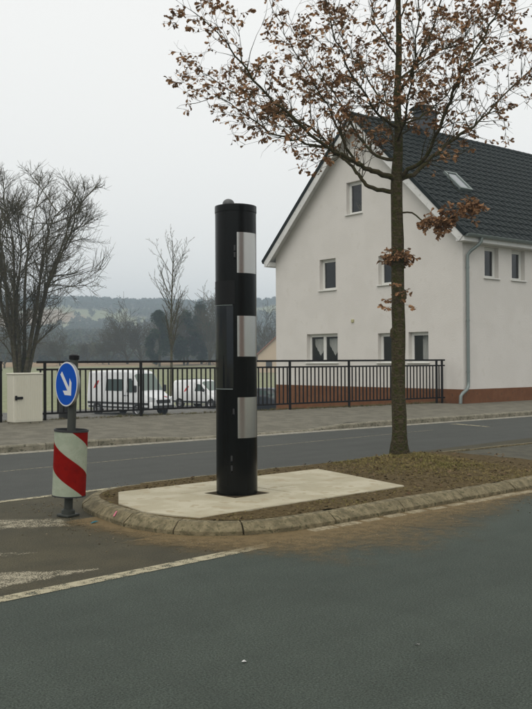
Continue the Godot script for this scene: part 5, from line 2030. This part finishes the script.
# ------------------------------------------------------------------ small things of the street
func build_street_bits() -> void:
	# utility cabinet
	var cb := thing("utility_cabinet", "pale grey ribbed utility cabinet with black handle beside the railing", "cabinet", FARSIDE * at(Vector3(-13.62, 0.185, -0.86)))
	var b := MB.new()
	b.box(at(Vector3(0, 0.55, 0)), Vector3(0.66, 1.02, 0.34), 0.012)
	part("body", b.mesh(), mats.cabinet, cb)
	var pl := MB.new()
	pl.box(at(Vector3(0, 0.02, 0)), Vector3(0.64, 0.1, 0.32))
	part("base", pl.mesh(), mats.kerb_far, cb)
	var lid := MB.new()
	lid.box(at(Vector3(0, 1.07, 0)), Vector3(0.69, 0.035, 0.37), 0.01)
	part("lid", lid.mesh(), mats.cabinet, cb)
	var rb := MB.new()
	rb.box(at(Vector3(0, 0.55, 0.173)), Vector3(0.012, 0.94, 0.012), 0.003)
	var rbm := rb.mesh()
	for k in 13:
		part("rib", rbm, mats.cabinet, cb, at(Vector3(-0.27 + k * 0.045, 0, 0)))
	var hn := MB.new()
	hn.box(at(Vector3(-0.21, 0.56, 0.19)), Vector3(0.17, 0.05, 0.03), 0.008)
	hn.box(at(Vector3(-0.28, 0.56, 0.195)), Vector3(0.045, 0.10, 0.035), 0.01)
	part("handle", hn.mesh(), mats.black_matt, cb)

	# dark bin behind the railing
	var bn := thing("waste_bin", "dark waste bin standing behind the railing next to the tall van", "bin", FARSIDE * at(Vector3(-12.15, 0.02, -1.95)))
	var bb := MB.new()
	bb.lathe([Vector2(0.0, 0.0), Vector2(0.13, 0.0), Vector2(0.155, 0.72), Vector2(0.155, 0.78)], Transform3D.IDENTITY, 24)
	part("body", bb.mesh(), mats.trim, bn)
	var bl := MB.new()
	bl.lathe([Vector2(0.165, 0.77), Vector2(0.165, 0.81), Vector2(0.13, 0.86), Vector2(0.0, 0.89)], Transform3D.IDENTITY, 24)
	part("lid", bl.mesh(), mats.black_matt, bn)

	# litter and the spray mark at the nose of the island
	var rng := RandomNumberGenerator.new()
	rng.seed = 31
	var crumple := func(r: float) -> ArrayMesh:
		var m := MB.new()
		var pts := []
		for k in 12:
			pts.append(Vector3(rng.randfn(0, 1), absf(rng.randfn(0, .45)), rng.randfn(0, 1)) * r)
		for k in 14:
			m.tri(pts[rng.randi() % 12], pts[rng.randi() % 12], pts[rng.randi() % 12])
		return m.mesh()
	var l1 := part("litter", crumple.call(0.028), mats.blue_litter, self, at(Vector3(4.67, 0.004, -7.14)))
	tag(l1, "crumpled turquoise scrap on the asphalt at the island nose", "litter")
	var l2 := part("litter", crumple.call(0.010), mats.white_litter, self, at(Vector3(3.04, 0.003, -3.32)))
	tag(l2, "small white scrap lying in the middle of the near lane", "litter")
	var l3 := part("litter", crumple.call(0.007), mats.white_litter, self, at(Vector3(3.86, 0.003, -2.87)))
	tag(l3, "tiny pale scrap on the near lane at lower right", "litter")
	# dry grass along the foot of the railing
	var xf := []
	var cols := []
	for k in 1500:
		var x := rng.randf_range(-20.0, -0.1)
		var z := lerpf(-1.42, -0.7, clampf((x + 13.2) / 13.1, 0, 1)) + absf(rng.randfn(0, 0.13)) - 0.08
		var s := rng.randf_range(0.5, 1.5)
		xf.append(FARSIDE * Transform3D(Basis(Vector3.UP, rng.randf() * TAU).scaled(Vector3(s, s * rng.randf_range(0.4, 0.9), s)), Vector3(x, 0.19, z)))
		cols.append(Color(.19, .15, .08).lerp(Color(.09, .10, .035), rng.randf()))
	scatter("verge_grass", tuft_mesh(7, 0.09, 8), mats.grass, xf, cols, "ragged dry grass along the foot of the dark railing", "grass")

# ------------------------------------------------------------------ background
func at_px(deg: float, r: float) -> Vector3:
	# a point r metres away, deg degrees right of the middle of the view
	var a := deg_to_rad(44.0 + deg)
	var x := sin(a) * r
	var z := -cos(a) * r
	return Vector3(x, terrain_y(x, z), z)

func bare_tree(called: String, label: String, p: Vector3, stems: Array, o: Dictionary, depth: int, sd: int, trunk_h: float, trunk_r: float, mat: Material, group := "") -> Node3D:
	var rng := RandomNumberGenerator.new()
	rng.seed = sd
	var t := thing(called, label, "tree", at(p), group)
	var tm := MB.new()
	tm.tube(smooth_path([Vector3(0, -0.3, 0), Vector3(0, 0.1, 0), Vector3(rng.randfn(0, .05), trunk_h * 0.5, rng.randfn(0, .05)), Vector3(0, trunk_h, 0)], 3), [trunk_r * 1.4, trunk_r * 1.35, trunk_r * 1.3, trunk_r * 1.25, trunk_r * 1.2, trunk_r * 1.15, trunk_r * 1.1, trunk_r * 1.05, trunk_r, trunk_r * 0.95], 10, true, 0.06)
	part("trunk", tm.mesh(), mat, t)
	var cm := MB.new()
	for s in stems:
		grow(cm, Vector3(0, trunk_h * s[3], 0), s[0].normalized(), s[1], s[2], depth, rng, o)
	part("crown", cm.mesh(), mat, t)
	return t

func build_background() -> void:
	# camera axes on the ground, for leaning the stems
	var rt := Vector3(0.719, 0, 0.695)
	var fw := Vector3(0.695, 0, -0.719)
	# big spreading bare tree at the left: stems, boughs, branches and twigs reaching evenly through a rounded crown
	var bp := at_px(-15.3, 43.0)
	var bt := thing("bare_tree", "big spreading leafless tree behind the cabinet at the left", "tree", at(bp))
	var srng := RandomNumberGenerator.new()
	srng.seed = 61
	var tm := MB.new()
	tm.tube(smooth_path([Vector3(0, -0.3, 0), Vector3(0, 0.2, 0), Vector3(0.05, 1.2, 0), Vector3(0.02, 2.3, 0)], 3), [.40, .38, .36, .34, .33, .32, .31, .30, .29, .28], 12, true, 0.08)
	part("trunk", tm.mesh(), mats.grey_bark, bt)
	var heart := Vector3(0, 7.4, 0) + rt * 0.5
	var semi := Vector3(4.0, 4.6, 3.6)
	var inside := func(shell: float) -> Vector3:
		var d := Vector3(srng.randfn(), srng.randfn(), srng.randfn()).normalized() * pow(srng.randf(), shell)
		return heart + rt * d.x * semi.x + Vector3.UP * d.y * semi.y + fw * d.z * semi.z
	var crown := MB.new()
	var boughs := []
	for k in 10:
		var an := TAU * k / 10.0 + srng.randf_range(-0.2, 0.2)
		var tip: Vector3 = heart + rt * cos(an) * semi.x * srng.randf_range(0.3, 0.72) + fw * sin(an) * semi.z * 0.6 + Vector3.UP * semi.y * srng.randf_range(0.3, 0.78)
		var p0 := Vector3(cos(an) * 0.12, srng.randf_range(1.2, 2.2), sin(an) * 0.12)
		var pts := smooth_path([p0, p0.lerp(tip, 0.22) + Vector3.UP * 0.25, p0.lerp(tip, 0.5) + Vector3.UP * 0.35 + Vector3(srng.randfn(0, .15), 0, srng.randfn(0, .15)), p0.lerp(tip, 0.78) + Vector3(srng.randfn(0, .15), 0.15, srng.randfn(0, .15)), tip], 3)
		var rad := []
		for i in pts.size():
			rad.append(lerpf(0.13, 0.016, pow(float(i) / (pts.size() - 1), 0.75)))
		crown.tube(pts, rad, 7, false)
		boughs.append(pts)
	# each further order starts on the one before and bends outwards and up
	var orders := [[150, 1.3, 3.0, 0.030, 0.010, 4, 5], [1500, 0.6, 1.5, 0.012, 0.0065, 3, 3], [7200, 0.25, 0.75, 0.0068, 0.0042, 2, 3]]
	for od in orders:
		var nextgen := []
		for k in od[0]:
			var src: Array = boughs[srng.randi() % boughs.size()]
			var i := clampi(int(srng.randf_range(0.22, 1.0) * (src.size() - 1)), 1, src.size() - 2)
			var p: Vector3 = src[i].lerp(src[i + 1], srng.randf())
			var along: Vector3 = (src[i + 1] - src[i]).normalized()
			var outw := ((p - heart) / semi).normalized()
			var goal: Vector3 = inside.call(0.3)
			var d: Vector3 = (along * 0.7 + outw * 0.55 + (goal - p).normalized() * 0.8 + Vector3(srng.randfn(), srng.randfn(), srng.randfn()) * 0.32 + Vector3.UP * 0.22).normalized()
			var ln := srng.randf_range(od[1], od[2])
			if ((p + d * ln - heart) / semi).length() > 1.04:
				ln *= 0.55
			var pts := [p]
			var rad := [od[3]]
			var q := p
			for j in od[5]:
				d = (d + Vector3(srng.randfn(0, .14), srng.randfn(0, .14) + 0.04, srng.randfn(0, .14))).normalized()
				q += d * ln / od[5]
				pts.append(q)
				rad.append(lerpf(od[3], od[4], float(j + 1) / od[5]))
			crown.tube(pts, rad, od[6], false)
			if pts.size() > 2:
				nextgen.append(pts)
		boughs = nextgen
	part("crown", crown.mesh(), mats.grey_bark, bt)
	# slender bare tree
	var o2 := {"wob": 0.03, "up": 0.07, "thin": 0.010, "kids": [0, 4, 6, 26, 9], "from": 0.12, "keep": 0.95, "spread": 0.55, "l0": 0.20, "l1": 0.36}
	bare_tree("bare_tree", "slender upright leafless tree rising left of the black column", at_px(-6.0, 66.0), [[Vector3(0.02, 1, 0), 8.6, 0.10, 0.9]], o2, 3, 40, 2.4, 0.12, mats.far_bark)
	# brown shrubs and small trees beyond the meadow
	var o3 := {"wob": 0.16, "up": 0.06, "thin": 0.022, "kids": [0, 4, 6, 6], "from": 0.2, "keep": 1.0, "spread": 0.8, "l0": 0.45, "l1": 0.75}
	var proto := []
	for k in 3:
		var rng := RandomNumberGenerator.new()
		rng.seed = 100 + k
		var ss := []
		for j in 6:
			ss.append([Vector3(rng.randfn(0, .5), 1.2, rng.randfn(0, .5)), rng.randf_range(4.2, 6.0), 0.09, rng.randf_range(0.4, 1.0)])
		proto.append(ss)
	var spots := [
		[-16.2, 150.0, 0.8, "leafless brown tree on the left edge behind the big bare tree"], [-12.9, 160.0, 0.7, "leafless brown tree behind the right crown of the big bare tree"], [-11.2, 175.0, 0.5, "leafless tree above the roof front of the tall van"],
		[-9.9, 165.0, 0.62, "round leafless bush above the windscreen of the tall van"], [-8.75, 168.0, 1.15, "tallest brown leafless tree right of the big bare tree"], [-7.9, 172.0, 1.0, "brown leafless tree left of the dark evergreens"],
		[-5.0, 160.0, 1.1, "brown bush in front of the dark evergreens"], [-3.6, 158.0, 1.3, "leafless tree just left of the black column"], [-2.9, 178.0, 1.7, "leafless tree with its top against the black column"],
		[0.2, 165.0, 1.1, "brown bush just right of the black column"], [-14.4, 185.0, 0.8, "hazy leafless tree between the stems of the big bare tree"], [-6.9, 190.0, 1.1, "low bush under the slender bare tree"]]
	var made := []
	for i in spots.size():
		var s: Array = spots[i]
		var p := at_px(s[0], s[1])
		if i < 3:
			var t := bare_tree("leafless_tree", s[3], p, proto[i], o3, 3, 200 + i, 1.2, 0.16, mats.far_bark, "brown trees beyond the meadow")
			t.transform = at(p, 0.3, s[2])
			made.append(t)
		else:
			copy(made[i % 3], "leafless_tree", at(p, i * 1.37, s[2]), s[3])
	# dark evergreens: trunk and crowns of many small sprays
	for e in [[-6.75, 152.0, 9.6, 3.0, 3, "left dark evergreen tree beside the slender bare tree"], [-5.2, 158.0, 9.6, 3.6, 5, "middle dark evergreen tree left of the black column"], [-4.1, 166.0, 11.4, 3.4, 7, "tall right dark evergreen tree close to the black column"]]:
		evergreen(at_px(e[0], e[1]), e[2], e[3], e[4], e[5])
	# far house with a pale wall and reddish roof right of the column
	var fh := thing("far_house", "small far cream house at the left edge of the white house", "house", at(at_px(0.75, 128.0), deg_to_rad(-60.0)))
	var w := MB.new()
	w.plate([Vector3(-3, -1, 0), Vector3(3, -1, 0), Vector3(3, 2.6, 0), Vector3(0, 5.2, 0), Vector3(-3, 2.6, 0)], Vector3(0, 0, -8))
	part("wall", w.mesh(), rough("cream_wall", .50, .40, .30, 0.9), fh)
	for sg in [1.0, -1.0]:
		var rf := MB.new()
		rf.plate([Vector3(0, 5.35, 0.3), Vector3(sg * 3.4, 2.4, 0.3), Vector3(sg * 3.4, 2.2, 0.3), Vector3(0, 5.15, 0.3)], Vector3(0, 0, -8.6))
		part("roof", rf.mesh(), rough("far_roof", .22, .11, .08, 0.9), fh)
	for q in [[-1.3, 1.2], [1.3, 1.2]]:
		var wn := MB.new()
		wn.box(at(Vector3(q[0], q[1], 0.02)), Vector3(0.9, 1.1, 0.08), 0.02)
		part("window", wn.mesh(), mats.trim, fh)
	# brick house on the near side of the street, behind the viewer: the silver bands mirror it
	var mh := thing("brick_house", "red brick house across the street, mirrored in the silver bands", "house", at(Vector3(2.5, 0.12, 10.5), PI))
	var bw := MB.new()
	wall_with_holes(bw, PackedVector2Array([Vector2(-4.5, 0), Vector2(4.5, 0), Vector2(4.5, 5.6), Vector2(-4.5, 5.6)]), [Rect2(-3.3, 0.9, 1.1, 1.4), Rect2(2.2, 0.9, 1.1, 1.4), Rect2(-3.3, 3.6, 1.1, 1.3), Rect2(-0.55, 3.6, 1.1, 1.3), Rect2(2.2, 3.6, 1.1, 1.3)], Vector3(0, 0, 0), Vector3(1, 0, 0), Vector3(0, 0, -1), 0.2)
	var brick := rough("brick_wall", .30, .12, .075, 0.9)
	part("wall", bw.mesh(), brick, mh)
	var sw := MB.new()
	sw.plate([Vector3(-4.5, 0, 0), Vector3(-4.5, 0, -8), Vector3(-4.5, 5.6, -8), Vector3(-4.5, 9.0, -4), Vector3(-4.5, 5.6, 0)], Vector3(0.2, 0, 0))
	sw.plate([Vector3(4.3, 0, 0), Vector3(4.3, 0, -8), Vector3(4.3, 5.6, -8), Vector3(4.3, 9.0, -4), Vector3(4.3, 5.6, 0)], Vector3(0.2, 0, 0))
	sw.box(at(Vector3(0, 2.8, -8)), Vector3(8.6, 5.6, 0.2))
	part("wall", sw.mesh(), brick, mh)
	for sg in [1.0, -1.0]:
		var rf := MB.new()
		rf.plate([Vector3(-4.8, 9.15, -4), Vector3(4.8, 9.15, -4), Vector3(4.8, 5.35, -4 + sg * 4.4), Vector3(-4.8, 5.35, -4 + sg * 4.4)], Vector3(0, 0.15, 0))
		part("roof", rf.mesh(), mats.slate, mh)
	for q in [[-2.75, 1.6, 1.4], [2.75, 1.6, 1.4], [-2.75, 4.25, 1.3], [0.0, 4.25, 1.3], [2.75, 4.25, 1.3]]:
		var wn := MB.new()
		wn.box(at(Vector3(q[0], q[1], -0.16)), Vector3(1.1, q[2], 0.06), 0.01)
		var wp := part("window", wn.mesh(), mats.white_frame, mh)
		var gp := MB.new()
		gp.box(at(Vector3(q[0], q[1], -0.12)), Vector3(0.94, q[2] - 0.16, 0.02))
		part("pane", gp.mesh(), mats.car_glass, wp)
	var dr := MB.new()
	dr.box(at(Vector3(0, 1.05, 0.02)), Vector3(1.0, 2.1, 0.06), 0.01)
	part("door", dr.mesh(), mats.slate, mh)
	# woods on the hills
	var rng := RandomNumberGenerator.new()
	rng.seed = 900
	var clump := MB.new()
	clump.colored = true
	for k in 60:
		var d := Vector3(rng.randfn(), rng.randfn() * 1.2, rng.randfn()).normalized() * pow(rng.randf(), 0.4)
		var c := Vector3(d.x * 0.45, 0.55 + d.y * 0.45, d.z * 0.45)
		var u := Vector3(rng.randfn(), rng.randfn(), rng.randfn()).normalized() * 0.13
		var v := u.cross(Vector3(rng.randfn(), rng.randfn(), rng.randfn())).normalized() * 0.13
		clump.tri(c - u, c + u, c + v)
		clump.tri(c - v, c + u * 0.5, c - u + v * 0.3)
	clump.tube([Vector3(0, -0.1, 0), Vector3(0, 0.7, 0)], [0.03, 0.01], 4)
	var cm := clump.mesh()
	var xf := []
	var cols := []
	for k in 14000:
		var deg := rng.randf_range(-24.0, 24.0)
		var r := exp(rng.randf_range(log(215.0), log(930.0)))
		var p := at_px(deg, r)
		var q := hill_noise.get_noise_2d(p.x * 0.09 + 500.0, p.z * 0.09)
		if not (q > 0.12 or (r > 520.0 and q > -0.08) or rng.randf() < 0.03):
			continue
		var s := rng.randf_range(3.0, 5.5)
		xf.append(Transform3D(Basis(Vector3.UP, rng.randf() * TAU).scaled(Vector3(s, s, s)), p))
		cols.append(Color(.09, .077, .05).lerp(Color(.045, .075, .032), rng.randf() * 0.7))
	scatter("far_wood", cm, mats.far_twig, xf, cols, "hazy woods on the far hillside behind the meadow", "wood")

func evergreen(p: Vector3, h: float, r: float, sd: int, label: String) -> void:
	var rng := RandomNumberGenerator.new()
	rng.seed = sd
	var t := thing("evergreen_tree", label, "tree", at(p), "dark evergreens beyond the meadow")
	var tm := MB.new()
	tm.tube([Vector3(0, -0.3, 0), Vector3(0.05, h * 0.5, 0), Vector3(0, h * 0.95, 0)], [0.22, 0.14, 0.03], 8)
	part("trunk", tm.mesh(), mats.far_bark, t)
	var sp := MB.new()
	sp.colored = true
	for k in 9:
		var a := k * 2.4
		var d := Vector3(cos(a), rng.randf_range(-0.5, 0.4), sin(a)).normalized()
		var s := d.cross(Vector3.UP).normalized() * 0.16
		sp.tri(-s * 0.4, s * 0.4, d * 0.9)
		sp.tri(d * 0.2 - s, d * 0.2 + s, d * 0.75 + Vector3(0, -0.14, 0))
	var sm := sp.mesh()
	var lobes := []
	for k in 26:
		var y := rng.randf_range(0.1, 0.93)
		var w := r * (1.0 - pow(y, 2.2)) * rng.randf_range(0.25, 0.85)
		var a := rng.randf() * TAU
		lobes.append([Vector3(cos(a) * w, y * h, sin(a) * w), rng.randf_range(0.5, 1.15)])
	var xf := []
	var cols := []
	for k in 4200:
		var l: Array = lobes[rng.randi() % lobes.size()]
		var d: Vector3 = Vector3(rng.randfn(), rng.randfn(), rng.randfn()).normalized() * l[1] * pow(rng.randf(), 0.35)
		var s := rng.randf_range(0.3, 0.62)
		xf.append(Transform3D(Basis(Vector3.UP, rng.randf() * TAU).scaled(Vector3(s, s, s)), l[0] + d))
		cols.append(Color(.032, .070, .026).lerp(Color(.062, .105, .04), rng.randf()))
	scatter("crown", sm, mats.far_twig, xf, cols, "", "", t)
